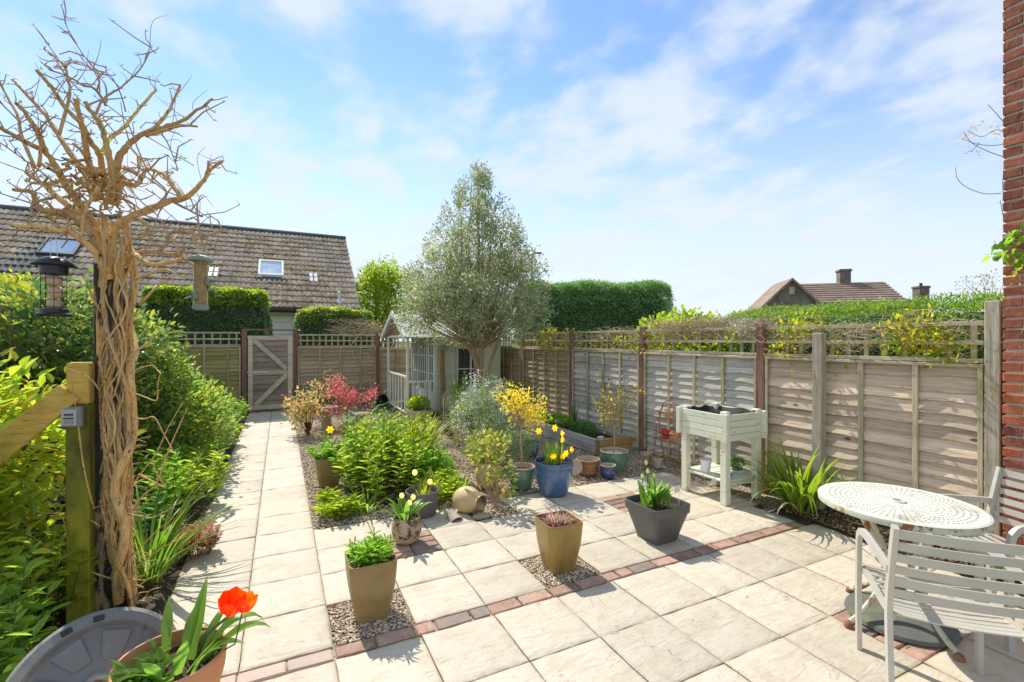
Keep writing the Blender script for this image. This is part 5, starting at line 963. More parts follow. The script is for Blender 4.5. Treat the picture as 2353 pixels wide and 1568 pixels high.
# blue pot with daffodils
bprof = curve_prof([(.135, 0), (.145, .02), (.175, .12), (.195, .23), (.192, .30)]) + [(.207, .305), (.210, .335), (.206, .35)]
t = pot_round('glazed_pot', 'large blue drip glazed pot of daffodils on the patio edge', (2.60, 4.26, 0), bprof, 'bluepot', soil_z=.31)
clump('foliage', (2.62, 4.28, .31), 60, .27, .011, MT['l_herb'], t, 213, .11, (.0, .4), (.1, .7))
r = random.Random(214)
for x, y, h, d in ((2.44, 4.30, .34, (-.3, -1, .1)), (2.60, 4.24, .37, (.1, -1, .2)), (2.74, 4.32, .22, (.4, -1, 0)), (2.52, 4.14, .1, (-.2, -1, -.3)), (2.63, 4.13, .09, (.2, -1, -.2)), (2.70, 4.26, .3, (.5, -.7, .1)), (2.66, 4.12, .12, (0, -1, -.1)), (2.78, 4.2, .13, (.5, -1, 0))):
    b0 = Vector((2.6 + (x - 2.6) * .6, 4.28 + (y - 4.28) * .5, .31)); e = Vector((x, y, .33 + h)); MB().tube([b0, b0.lerp(e, .6) + Vector((0, 0, .03)), e], .003, 5).build('stem', GREENSTEM, t, False, True); petal_flower(t, e, d, .042, MT['daff'], 6, .1, MT['daff'])
# other glazed pots
pot_round('glazed_pot', 'empty brown salt glazed pot between the blue pot and the small cobalt pot', (3.33, 4.67, -.01), curve_prof([(.09, 0), (.115, .05), (.122, .12), (.126, .16)]) + [(.140, .185), (.146, .205)], 'brownpot', rim='potinner', soil_z=.12, rings=((.06, .118, 'brownpot'), (.14, .124, 'brownpot')))
pot_round('glazed_pot', 'small cobalt blue glazed pot in front of the green pot', (3.48, 4.47, -.01), curve_prof([(.06, 0), (.078, .03), (.092, .09), (.089, .14), (.094, .16)]), 'smallblue', rim='potinner', soil_z=.12)
t = pot_round('glazed_pot', 'green glazed pot of white chippings with a sparse yellow leaved standard', (3.74, 4.68, -.01), [(p[0] * 1.16, p[1] * 1.04) for p in gprof], 'greenpot', rim='potinner', soil_z=.21)
place('chippings', pebbles('chippings', np.c_[3.74 + rng.uniform(-.1, .1, 260), 4.68 + rng.uniform(-.1, .1, 260), np.full(260, .215)], .011, 15, MT['whitestone']), t, (-3.74, -4.68, .01))['kind'] = 'stuff'
cr = [(3.66, 4.72, .74, .16, .16, .14), (3.86, 4.66, .84, .18, .15, .14), (3.74, 4.75, .62, .14, .14, .14), (3.78, 4.7, .95, .14, .14, .12), (3.62, 4.8, .95, .1, .1, .1), (4.02, 4.6, .95, .08, .08, .08)]
MB().tube([(3.74, 4.68, .2), (3.745, 4.68, .38), (3.75, 4.69, .55)], [.009, .008, .007], 7).build('trunk', MT['twig'], t, True, True); branches('branch', (3.75, 4.69, .5), cr, 26, .004, MT['twig'], t, 216); cloud('foliage', cr, 520, .036, .015, MT['l_goldgreen'], t, 217, clump=5, up=.3)
pot_round('glazed_pot', 'small sky blue pot half hidden behind the daffodils', (3.12, 5.72, -.01), curve_prof([(.07, 0), (.10, .08), (.11, .18), (.105, .22)]), 'bluepot', soil_z=.19)
t = thing('clay_saucer', 'pale clay saucer leaning between the blue and brown pots', 'saucer', (3.14, 4.66, .12)); MB().lathe([(0, 0), (.07, 0), (.09, .014), (.083, .016), (.06, .008), (0, .008)], 28, (0, 0, 0), Euler((rad(75), 0, rad(-35))).to_matrix()).build('dish', MT['potinner'], t, True)
# terracotta pot with lavender, pale pot, maple, bird baths
t = pot_round('terracotta_pot', 'tall terracotta pot with a feathery lavender beside the rosemary', (2.58, 7.15, 0), [(.08, 0), (.10, .16), (.11, .22), (.12, .222), (.124, .26)], 'terracotta')
bl = [(2.5, 7.2, .5, .22, .2, .26), (2.6, 7.2, .42, .2, .2, .2)]; branches('stem', (2.58, 7.15, .22), bl, 18, .004, MT['darkstem'], t, 218); cloud('foliage', bl, 1500, .04, .006, MT['l_rose'], t, 219, tpl=LEAF4, clump=8)
pot_round('terracotta_pot', 'terracotta pot with a grassy plant by the playhouse window', (3.12, 8.7, 0), [(.10, 0), (.13, .3), (.14, .302), (.145, .35)], 'terracotta')
t = thing('pot_grass', 'upright grassy plant in the pot under the playhouse window', 'plant', (3.12, 8.7, .33)); clump('foliage', (3.12, 8.7, .33), 60, .62, .012, MT['l_herb'], t, 220, .06, (0, .3), (.1, .6))
t = pot_round('stone_pot', 'wide pale stone pot of fresh green leaves in front of the playhouse', (2.50, 9.2, -.01), curve_prof([(.16, 0), (.20, .06), (.235, .17), (.24, .2)]) + [(.25, .205), (.25, .25)], 'palepot')
bl = [(2.48, 9.2, .36, .22, .2, .12), (2.38, 9.15, .40, .1, .1, .1)]; cloud('foliage', bl, 900, .045, .03, MT['l_lime'], t, 221, up=.6)
t = pot_round('terracotta_pot', 'terracotta pot with the red japanese maple in the gravel', (1.03, 8.5, -.01), [(.10, 0), (.13, .13), (.142, .133), (.147, .17)], 'terracotta', soil_z=.14)
bl = [(.95, 8.5, .70, .2, .18, .08), (1.25, 8.45, .60, .2, .16, .06), (.80, 8.6, .80, .16, .14, .07), (.86, 8.45, .42, .14, .13, .07), (.83, 8.55, .95, .08, .08, .09), (1.08, 8.5, .60, .16, .15, .06), (1.42, 8.4, .68, .12, .1, .04)]
MB().tube([(1.03, 8.5, .13), (1.02, 8.5, .35), (1.05, 8.49, .5)], [.016, .014, .011], 7).build('trunk', MT['twig'], t, True, True); branches('branch', (1.04, 8.49, .42), bl, 30, .006, MT['twig'], t, 222); cloud('foliage', bl, 800, .05, .02, MT['l_maple'], t, 223, clump=6, up=.35)
def birdbath(loc, s, label):
    t = thing('bird_bath', label, 'bird bath', loc); MB().lathe([(0, 0)] + curve_prof([(.14, 0), (.13, .04), (.095, .09), (.075, .2), (.085, .33), (.11, .36)]), 20).build('pedestal', MT['stone'], t, True)
    MB().lathe([(.10, .36), (.20, .375), (.215, .40), (.215, .425), (.20, .43), (.17, .405), (0, .395)], 28).build('bowl', MT['stone'], t, True); t.scale = (s, s, s)
birdbath((.75, 9.15, -.01), 1.0, 'larger stone bird bath behind the bronze leaved shrub'); birdbath((1.27, 8.72, -.01), .78, 'smaller orange stained stone bird bath behind the maple')
t = thing('snail_ornament', 'small white and tan shell ornament at the front of the centre bed', 'ornament', (.73, 4.58, .04)); MB().lathe(curve_prof([(0, -.03), (.03, -.02), (.035, .01), (.015, .03), (0, .032)], 4), 14, (0, 0, 0), Euler((rad(80), 0, .4)).to_matrix()).build('shell', MT['brownpot'], t, True); MB().lathe(curve_prof([(0, -.02), (.02, -.01), (.018, .012), (0, .02)], 4), 12, (.035, -.02, -.005)).build('body', MT['white'], t, True)
# ------------------------------------------------------------------ timber raised beds
t = thing('raised_bed', 'long timber raised vegetable bed against the side fence', 'raised bed', (4.0, 5.42, 0)); Lb, Wb = 2.35, .60
for z in (.055, .165):
    MB().box((.02, Lb / 2, z), (.045, Lb, .106), None, .006).build('side_board', MT['timber'], t); MB().box((Wb - .02, Lb / 2, z), (.045, Lb, .106), None, .006).build('side_board', MT['timber'], t)
    MB().box((Wb / 2 + .03, -.012, z), (Wb - .02, .045, .106), None, .006).build('end_board', MT['timbernew'], t); MB().box((Wb / 2, Lb - .02, z), (Wb - .1, .045, .106), None, .006).build('end_board', MT['timber'], t)
for x_, y_ in ((.02, -.012), (.08, .05), (Wb - .07, .05)): MB().box((x_, y_, .11), (.05, .05, .22), None, .005).build('corner_post', MT['oldtimber'], t)
MB().sheet(lambda a, b: Vector((.045 + a * (Wb - .09), .02 + b * (Lb - .06), .15 + .012 * math.sin(a * 9 + b * 23))), 8, 24).build('bed_soil', MT['soil'], t, 'all')
for i, (x, y, s, lab) in enumerate(((4.25, 6.1, .2, 'low dark strawberry plant nearest in the timber bed'), (4.28, 6.9, .22, 'green leafy strawberry plants at the middle of the timber bed'), (4.2, 7.4, .16, 'strawberry plant at the far end of the timber bed'))):
    t = thing('strawberry_plant', lab, 'plant', (x, y, .15)); cloud('foliage', [(x, y, .22, s, s * 1.4, .09)], 420, .055, .045, MT['l_mid' if i == 0 else 'l_herb'], t, 230 + i, up=.85, zmin=.16)
t = thing('leek', 'upright dark green leek in the timber bed against the post', 'plant', (4.36, 6.5, .15)); clump('foliage', (4.36, 6.5, .15), 14, .48, .035, MT['l_mid'], t, 234, .02, (0, .12), (.05, .5))
tag(MB().box((0, 0, .02), (.09, .06, .05), None, .01).build('seed_tray', MT['white']), 'small white plastic tray in the near end of the timber bed', 'tray').location = (4.24, 5.62, .16)
t = thing('timber_edging', 'old timber edged bed at the foot of the olive tree', 'raised bed', (2.55, 7.75, 0))
for p0, p1 in (((0, 0), (1.4, -.0)), ((0, 0), (-.05, 1.5)), ((-.05, 1.5), (1.4, 1.5)), ((1.4, 0), (1.4, 1.5))): MB().bar((*p0, .08), (*p1, .08), .06, .2, (0, 0, 1), .01).build('edging_board', MT['oldtimber'], t)
MB().sheet(lambda a, b: Vector((a * 1.4, b * 1.5, .12 + .02 * math.sin(a * 9) * math.sin(b * 8))), 8, 8).build('bed_soil', MT['soil'], t, 'all')
t = thing('wire_hoop', 'pale bent wire hoop standing in the olive tree bed', 'hoop', (2.62, 7.9, .1)); MB().tube([(-.06, 0, 0), (-.055, 0, .5), (-.02, 0, .62), (.02, 0, .62), (.055, 0, .5), (.07, -.02, -.02)], .008, 7).build('wire', MT['palepot'], t, True)
t = thing('garden_trug', 'dark wooden garden trug on the edge of the olive bed', 'trug', (2.62, 7.62, .2), .2)
for s in (-1, 1): MB().bar((-.16, s * .09, 0), (.16, s * .09, .0), .015, .1, (0, 0, 1), .003).build('side', MT['oldtimber'], t)
MB().box((0, 0, -.045), (.32, .17, .012)).build('base', MT['oldtimber'], t)
for s in (-1, 1): MB().box((s * .16, 0, 0), (.012, .19, .1), None, .003).build('end', MT['oldtimber'], t)
# ------------------------------------------------------------------ raised planter on legs
t = thing('planter_table', 'mint painted wooden planter box on four legs in front of the fence', 'planter', (3.92, 3.19, 0)); PX, PYd = .52, .56
for x in (.03, PX - .03):
    for y in (.03, PYd - .03): MB().box((x, y, .46), (.07, .07, .92), None, .004).build('leg', MT['sagewhite'], t)
for i in range(4):
    z = .665 + i * .066
    for y in (-.012, PYd + .012): MB().box((PX / 2, y, z), (PX - .06, .018, .062), None, .003).build('board', MT['sagewhite'], t)
    for x in (-.012, PX + .012): MB().box((x, PYd / 2, z), (.018, PYd - .06, .062), None, .003).build('board', MT['sagewhite'], t)
for x in (-.02, PX + .02):
    for y in (-.02, PYd + .02):
        MB().box((x, y, .765), (.05, .05, .28), None, .004).build('corner_cap', MT['sagewhite'], t)
MB().sheet(lambda a, b: Vector((.01 + a * (PX - .02), .01 + b * (PYd - .02), .895 - .10 * math.sin(min(a, 1 - a) * PI) ** .5 * math.sin(min(b, 1 - b) * PI) ** .5 + .012 * math.sin(a * 17 + b * 9))), 14, 14).build('liner', MT['liner'], t)
for y in (.07, .21, .35, .49): MB().box((PX / 2, y, .23), (PX - .01, .125, .02), None, .003).build('shelf_board', MT['sagewhite'], t)
for y in (.03, PYd - .03): MB().box((PX / 2, y, .20), (PX - .14, .02, .05), None, .003).build('shelf_rail', MT['sagewhite'], t)
t = pot_round('white_pot', 'small white pot on the shelf of the mint planter', (4.02, 3.52, .242), [(.042, 0), (.055, .12), (.060, .121), (.061, .13)], 'white', soil_z=.09)
t = thing('plant_pot', 'tiny leafy plant in a bowl on the planter shelf', 'plant', (4.30, 3.35, .242)); MB().lathe([(0, 0), (.05, 0), (.07, .03), (.06, .03), (0, .015)], 18).build('bowl', MT['white'], t, True); cloud('foliage', [(4.30, 3.35, .34, .06, .06, .06)], 240, .025, .015, MT['l_mid'], t, 240); branches('stem', (4.30, 3.35, .25), [(4.30, 3.35, .34, .05, .05, .05)], 6, .003, MT['darkstem'], t, 241)
t = thing('hand_fork', 'black handled garden tool lying on the planter shelf', 'tool', (4.1, 3.28, .25), .3); MB().tube([(-.1, 0, .008), (.02, 0, .01)], [.013, .011], 8).build('handle', MT['black'], t, True); MB().tube([(.02, 0, .01), (.12, 0, .012)], .004, 6).tube([(.12, 0, .012), (.17, .02, .01)], .003, 5).tube([(.12, 0, .012), (.17, -.02, .01)], .003, 5).build('tines', MT['steel'], t, True)
# ------------------------------------------------------------------ rusty plant rack with pots
t = thing('plant_rack', 'rusty wire plant stand of arched hoops and baskets against the fence', 'plant stand', (4.43, 4.42, 0), rad(90))
for s in (-.2, .2):
    MB().tube([(s * 1.15, -.12, 0), (s, 0, .45), (s * .8, .02, .72), (s * .55, .02, .82), (s * .2, .02, .86), (0, .02, .865)], .006, 6).build('hoop', MT['rust'], t, True)
    MB().tube([(s * 1.15, .1, 0), (s, .05, .45), (s * .72, .05, .70), (s * .4, .05, .79), (0, .05, .82)], .005, 6).build('hoop', MT['rust'], t, True)
for z, w_, d_ in ((.10, .24, .12), (.36, .22, .10), (.62, .18, .08)):
    mb = MB()
    for zz in (z, z + .05, z + .10): mb.tube([(-w_, -d_, zz), (w_, -d_, zz), (w_, d_, zz), (-w_, d_, zz), (-w_, -d_, zz)], .004, 5)
    for i in range(9): x = -w_ + 2 * w_ * i / 8; mb.tube([(x, -d_, z), (x, -d_, z + .10)], .003, 4); mb.tube([(x, d_, z), (x, -d_, z)], .0025, 4)
    mb.build('basket', MT['rust'], t)
for i, (x, y, z, m, s, lab) in enumerate(((4.30, 4.72, .02, 'oldterracotta', 1.0, 'old clay pot at the foot of the rusty rack'), (4.28, 4.50, .02, 'oldterracotta', .9, 'second clay pot at the foot of the rusty rack beside the planter leg'), (4.42, 4.35, .37, 'terracotta', .75, 'terracotta pot in the middle basket of the rusty rack'), (4.42, 4.50, .37, 'tulipredpot', .8, 'bright red pot in the middle basket of the rusty rack'), (4.42, 4.46, .63, 'oldterracotta', .7, 'small clay pot in the top basket of the rusty rack'))):
    if m not in MT: MT[m] = mat('red_glaze', [(0.35, 0.02, 0.02), (0.45, 0.04, 0.035)], 4, rough=.35, var=0, bump=0)
    t = pot_round('rack_pot', lab, (x, y, z), [(.05 * s, 0), (.07 * s, .10 * s), (.078 * s, .101 * s), (.08 * s, .13 * s)], m, soil_z=.10 * s)
# ------------------------------------------------------------------ iris clump by the fence: every leaf a part
t = thing('iris_clump', 'big glossy green strap leaved clump at the fence foot beside the table', 'plant', (4.38, 2.76, .02)); r = random.Random(250)
for i in range(130):
    a = r.uniform(0, 2 * PI); q = r.uniform(0, .13); leafpart('leaf', (4.38 + math.cos(a) * q, 2.76 + math.sin(a) * q, .02), a + r.uniform(-.5, .5), r.uniform(.42, .80), r.uniform(.02, .03), r.uniform(.05, .6), r.uniform(.15, 1.25) if i % 9 else 2.0, MT['l_blade'] if i % 11 else MT['l_blade2'], t, 7)
leafpart('dead_leaf', (4.3, 2.7, .03), 3.3, .5, .03, .7, 1.4, MT['l_straw'], t, 7)
# small plants by the brick wall
for i, (x, y, lab) in enumerate(((4.42, 1.36, 'small leafy green plant at the foot of the brick wall'), (4.36, 1.05, 'low weedy plant behind the second chair'))):
    t = thing('wall_plant', lab, 'plant', (x, y, 0)); stems('foliage', (x, y, .02), 16, .2, .05, .025, 12, MT['l_herb'], GREENSTEM, t, 260 + i, .12, .6)
# ------------------------------------------------------------------ playhouse
t = thing('playhouse', 'sage green wooden playhouse with veranda and gabled roof behind the olive tree', 'playhouse', (2.3, 9.55, 0))
PX0, PXD, PX1, PY0, PY1, AP = 2.33, 2.92, 4.42, 9.55, 11.45, 10.5
def pb(name, c, sz, m='sage', b=.004, par=None, M=None): return MB().box(c, sz, M, b).build(name, MT[m], par or t, False, True)
for i in range(8): pb('deck_board', (PX0 + .04 + i * .085 - .03, AP, .035), (.078, PY1 - PY0 + .1, .03), 'oldtimber')
for y in (PY0, PY1): pb('veranda_post', (PX0, y, .87), (.05, .05, 1.70), 'sagelight')
for y in (PY0, PY1): pb('corner_post', (PXD, y, .87), (.06, .06, 1.70), 'sagelight')
pb('front_beam', (PX0, AP, 1.70), (.05, PY1 - PY0 + .05, .05), 'sagelight'); pb('side_beam', ((PX0 + PXD) / 2, PY0, 1.70), (PXD - PX0, .045, .05), 'sagelight')
pb('handrail', (PX0, AP, .86), (.04, PY1 - PY0, .045), 'sagelight'); pb('bottom_rail', (PX0, AP, .12), (.035, PY1 - PY0, .035), 'sagelight')
for i in range(6): pb('baluster', (PX0, PY0 + .24 + i * .29, .49), (.03, .035, .72), 'sagelight')
pb('handrail', ((PX0 + PXD) / 2, PY0, .76), (PXD - PX0, .04, .045), 'sagelight'); pb('bottom_rail', ((PX0 + PXD) / 2, PY0, .12), (PXD - PX0, .035, .035), 'sagelight')
for i in range(4): pb('baluster', (PX0 + .12 + i * .12, PY0, .44), (.03, .03, .62), 'sagelight')
gb = MB().prism([(PX0 + .01, PY0 - .02, 1.71), (PX0 + .01, PY1 + .02, 1.71), (PX0 + .01, AP, 2.13)], (.02, 0, 0)).build('gable_infill', MT['timbernew'], t, False, True)
for s, y in ((1, PY0 - .26), (-1, PY1 + .26)): MB().bar((PX0 - .12, AP + s * -.01, 2.22), (PX0 - .12, y, 1.66), .025, .12, (0, 0, 1), .004).build('bargeboard', MT['sagelight'], t, False, True)
for y in (PY0 - .22, PY1 + .22): MB().prism([(PX0 - .14, AP, 2.20), (PX0 - .14, y, 1.69), (PX0 - .14, y, 1.665), (PX0 - .14, AP, 2.17)], (PX1 - PX0 + .3, 0, 0)).build('roof', MT['felt'], t, False, True)
nb = 14; ch_ = 1.66 / nb; wx0, wx1, wz0, wz1 = 3.40, 3.84, .48, 1.46
for i in range(nb):
    z = .06 + ch_ * (i + .5); M = Matrix.Rotation(.09, 3, 'X')
    for x0, x1 in (((PXD + .03, wx0 - .03), (wx1 + .03, PX1)) if wz0 - .05 < z < wz1 + .05 else ((PXD + .03, PX1),)): pb('cladding_board', ((x0 + x1) / 2, PY0, z), (x1 - x0, .016, ch_ + .012), 'sage', .002, None, M)
pb('back_wall', (PX1, AP, .87), (.03, PY1 - PY0, 1.64), 'sage'); pb('far_wall', ((PXD + PX1) / 2, PY1, .87), (PX1 - PXD, .03, 1.64), 'sage'); pb('floor_sheet', ((PXD + PX1) / 2, AP, .04), (PX1 - PXD, PY1 - PY0 - .05, .03), 'oldtimber'); pb('ceiling_sheet', ((PXD + PX1) / 2, AP, 1.68), (PX1 - PXD, PY1 - PY0 - .06, .02), 'oldtimber')
wn = pb('window', ((wx0 + wx1) / 2, PY0 - .012, wz1), (wx1 - wx0 + .08, .04, .045), 'sagelight')
pb('frame', ((wx0 + wx1) / 2, PY0 - .012, wz0), (wx1 - wx0 + .08, .04, .045), 'sagelight', .004, wn)
for x in (wx0, wx1, (wx0 + wx1) / 2 + .09): pb('frame', (x, PY0 - .012, (wz0 + wz1) / 2), (.035, .04, wz1 - wz0), 'sagelight', .004, wn)
pb('frame', ((wx0 + wx1) / 2, PY0 - .012, 1.0), (wx1 - wx0, .03, .025), 'sagelight', .004, wn); pb('pane', ((wx0 + wx1) / 2, PY0 + .004, (wz0 + wz1) / 2), (wx1 - wx0, .006, wz1 - wz0), 'glass', 0, wn)
for k, y0 in enumerate((PY0 + .08, AP - .35, AP + .02, AP + .40)):
    y1 = y0 + .40; d = pb('door', (PXD, (y0 + y1) / 2, .30), (.03, y1 - y0 - .02, .44), 'sagelight')
    for y in (y0 + .02, y1 - .02): pb('stile', (PXD - .003, y, .87), (.036, .045, 1.58), 'sagelight', .004, d)
    pb('muntin', (PXD - .003, (y0 + y1) / 2, 1.05), (.03, .02, 1.15), 'sagelight', .002, d)
    for z in (.90, 1.28, 1.62): pb('muntin', (PXD - .003, (y0 + y1) / 2, z), (.03, y1 - y0 - .05, .025), 'sagelight', .002, d)
    pb('pane', (PXD + .004, (y0 + y1) / 2, 1.08), (.005, y1 - y0 - .06, 1.10), 'glass', 0, d)
t = thing('log_post', 'brown log post in front of the playhouse corner', 'post', (3.02, 9.38, 0)); MB().tube([(0, 0, -.02), (.01, 0, .6), (-.01, .01, 1.2), (0, 0, 1.52)], [.06, .055, .052, .05], 10).build('log', MT['brownpost'], t, True)
t = thing('bird_house', 'small grey green bird house on top of the brown log post', 'bird house', (3.03, 9.33, 1.40), -.3); MB().box((0, 0, .10), (.16, .13, .2), None, .006).build('box', MT['greenmetal'], t); MB().prism([(-.11, -.10, .19), (.11, -.10, .19), (0, -.10, .27)], (0, .2, 0)).build('roof', MT['greenmetal'], t); MB().lathe([(.02, 0), (.02, .004), (0, .004)], 12, (0, -.066, .12), Matrix.Rotation(rad(90), 3, 'X')).build('entrance', MT['black'], t)
t = thing('rubber_tub', 'dark round tub standing on edge beside the playhouse veranda', 'tub', (2.10, 11.3, .16), 0); MB().lathe([(0, 0), (.13, 0), (.16, .12), (.165, .13), (.145, .12), (.12, .012), (0, .012)], 28, (0, 0, 0), Euler((rad(75), 0, rad(20))).to_matrix()).build('body', MT['black'], t, True)
t = thing('rubber_bucket', 'low dark bucket on the playhouse veranda', 'bucket', (2.56, 10.6, .05)); MB().lathe([(0, 0), (.12, 0), (.16, .15), (.15, .15), (.11, .012), (0, .012)], 24).build('body', MT['black'], t, True)
# ------------------------------------------------------------------ table, parasol base, chairs
TX, TY, TZ, TR = 3.21, 1.44, .70, .388
t = thing('garden_table', 'round white pierced metal garden table with rusty edge', 'table', (TX, TY, 0))
seg, rings = 216, [.035]; r_ = .06
while r_ < TR - .05: rings += [r_, r_ + .008]; r_ += .0265
rings += [TR - .012, TR]; vs, fs = [], []
for rr_ in rings:
    for j in range(seg): a = 2 * PI * j / seg; vs.append((math.cos(a) * rr_, math.sin(a) * rr_, TZ - (.004 if rr_ > TR - .005 else 0)))
for i in range(len(rings) - 1):
    hole = i % 2 == 1 and i < len(rings) - 3
    for j in range(seg):
        k = j % 9
        if hole and (k == 0 or (k == 3 and rings[i] > .15) or (k == 6 and rings[i] > .24)): continue
        a, b = i * seg + j, i * seg + (j + 1) % seg; fs.append((a, b, b + seg, a + seg))
MB().add(vs, fs).build('top', MT['paint'], t)
MB().lathe([(TR, TZ - .004), (TR + .004, TZ - .012), (TR + .002, TZ - .035), (TR - .004, TZ - .037), (TR - .004, TZ - .008)], 72).build('rim', MT['rustpaint'], t, True)
MB().lathe([(.036, TZ - .02), (.036, TZ + .008), (.03, TZ + .010), (.026, TZ + .008), (.026, TZ - .02)], 28).build('parasol_collar', MT['paint'], t, True)
for k in range(4):
    a = rad(72 + 90 * k); c_, s_ = math.cos(a), math.sin(a); P = [(.25, TZ - .012), (.235, .62), (.17, .52), (.09, .40), (.085, .30), (.14, .19), (.24, .08), (.315, .03)]; P = curve_prof(P, 4)
    lg = MB().tube([(x * c_, x * s_, z) for x, z in P], .0145, 8).build('leg', MT['rustpaint'], t, True); MB().lathe(curve_prof([(0, 0), (.022, 0), (.024, .012), (.018, .028), (0, .034)], 3), 12, (.325 * c_, .325 * s_, 0)).build('foot', MT['rust'], lg, True)
MB().tube([(math.cos(q * PI / 10) * .10, math.sin(q * PI / 10) * .10, .345) for q in range(21)], .008, 6).build('brace_ring', MT['rustpaint'], t, True)
MB().tube([(math.cos(q * PI / 18) * .27, math.sin(q * PI / 18) * .27, TZ - .02) for q in range(37)], .008, 6).build('top_ring', MT['rustpaint'], t, True)
t = thing('parasol_base', 'round mossy grey parasol base on bricks under the table', 'parasol base', (3.24, 1.45, 0)); MB().lathe([(0, 0), (.25, 0), (.262, .012), (.255, .03), (.16, .062), (.06, .075), (.03, .078), (0, .078)], 44).build('base', MT['umbrella'], t, True)
MB().lathe([(.028, .07), (.028, .20), (.02, .20), (.02, .08)], 16).tube([(.028, 0, .16), (.07, 0, .16)], .008, 6).build('sleeve', MT['greyplastic'], t, True)
def chair(label, loc, rz):
    t = thing('garden_chair', label, 'chair', (*loc, 0), rz, 'grey slatted metal chairs at the round table'); HW = .242
    for s in (-1, 1):
        back = curve_prof([(-.235, 0), (-.215, .22), (-.205, .44), (-.232, .62), (-.285, .83)], 4, -9); strip([(s * HW, y, z) for y, z in back], .022, .036, (1, 0, 0)).build('back_leg', MT['chair'], t, True)
        arm = curve_prof([(.215, 0), (.222, .30), (.215, .55), (.195, .615), (.13, .645), (-.05, .635), (-.225, .62)], 4, -9); strip([(s * (HW + .004), y, z) for y, z in arm], .022, .034, (1, 0, 0)).build('front_leg_and_arm', MT['chair'], t, True)
        strip([(s * (HW - .015), y, z) for y, z in curve_prof([(-.205, .40), (-.05, .405), (.10, .425), (.225, .42)], 4, -9)], .018, .03, (1, 0, 0)).build('seat_rail', MT['chair'], t, True)
    for i in range(11):
        u = i / 10; y = -.20 + u * .43; z = .418 - .022 * math.sin(min(u * 1.25, 1) * PI) + .018 * u
        pts = [(-HW + .02 + q / 8 * 2 * (HW - .02), y, z - .012 * math.sin(q / 8 * PI)) for q in range(9)]; strip(pts, .027, .006, (0, 1, 0)).build('seat_slat', MT['chair'], t, True)
    for i in range(6):
        z = .52 + i * .056; y = -.212 - (z - .45) * .21; pts = [(-HW + .012 + q / 8 * 2 * (HW - .012), y - .022 * math.sin(q / 8 * PI), z) for q in range(9)]; strip(pts, .007, .036 if i < 5 else .04, (0, 1, 0)).build('back_slat', MT['chair'], t, True)
    return t
def strip(pts, w, th, side):
    """flat bar swept along pts: w along side, th across"""
    pts = [Vector(p) for p in pts]; side = Vector(side); vs, fs = [], []; k = len(pts)
    for i, p in enumerate(pts):
        d = (pts[min(i + 1, k - 1)] - pts[max(i - 1, 0)]).normalized(); s = (side - d * side.dot(d)).normalized(); n = d.cross(s); vs += [p - s * w / 2 - n * th / 2, p + s * w / 2 - n * th / 2, p + s * w / 2 + n * th / 2, p - s * w / 2 + n * th / 2]
    for i in range(k - 1):
        for j in range(4): a, b = i * 4 + j, i * 4 + (j + 1) % 4; fs.append((a, b, b + 4, a + 4))
    fs += [(0, 1, 2, 3), (k * 4 - 1, k * 4 - 2, k * 4 - 3, k * 4 - 4)]
    return MB().add(vs, fs)
chair('grey slatted metal armchair with its back to the viewer at the round table', (2.755, 1.085), rad(-48.6)); chair('grey slatted metal armchair on the far side of the table by the brick wall', (3.73, 1.18), rad(66))
# ------------------------------------------------------------------ vine post group
VP = Vector((-.925, 3.61, 0))
tag(MB().box((0, 0, 1.03), (.125, .125, 2.12), None, .008).build('vine_post', MT['blackpost']), 'thick flaking black post wrapped by the bare climbing vine', 'post').location = VP
VD = 2.80
vine = thing('climbing_vine', 'old bare climbing vine with twisted tan stems and a mop of cut branches', 'vine', VP + Vector((.06, -.08, 0)))
def spl(P, k=4):
    out = []
    for i in range(len(P) - 1):
        a, b, c, d = P[max(i - 1, 0)], P[i], P[i + 1], P[min(i + 2, len(P) - 1)]
        for q in range(k): u = q / k; out.append(0.5 * ((2 * b) + (c - a) * u + (2 * a - 5 * b + 4 * c - d) * u * u + (3 * b - a - 3 * c + d) * u ** 3))
    return out + [P[-1]]
def vz(x, y, dd=0.0): return at(x * .3908, y * .3908, VD + dd)
def limb(pts, r0, r1, seed, wob=.010, m='bark', name='branch', dd=None, n=7):
    r = random.Random(seed); k = len(pts); D = dd if dd is not None else (r.uniform(-.06, .06), r.uniform(-.3, .3)); P = [vz(x, y, D[0] + (D[1] - D[0]) * i / max(k - 1, 1)) for i, (x, y) in enumerate(pts)]; out = []
    for i in range(k - 1):
        a, b, c, d = P[max(i - 1, 0)], P[i], P[i + 1], P[min(i + 2, k - 1)]
        for q in range(4):
            u = q / 4; v = 0.5 * ((2 * b) + (c - a) * u + (2 * a - 5 * b + 4 * c - d) * u * u + (3 * b - a - 3 * c + d) * u ** 3); out.append(v + Vector((r.uniform(-1, 1), r.uniform(-1, 1), r.uniform(-1, 1))) * wob * .35 * min(1, r0 / 20))
    out.append(P[-1]); s = .3908 * VD / FPX * (.80 if r0 > 28 else 1.0); L_ = len(out); rr_ = [(r0 + (r1 - r0) * i / (L_ - 1)) * s * .80 * r.uniform(.93, 1.08) for i in range(L_)]
    MB().tube(out, rr_, n).build(name, MT[m], vine, 'all', True); return out
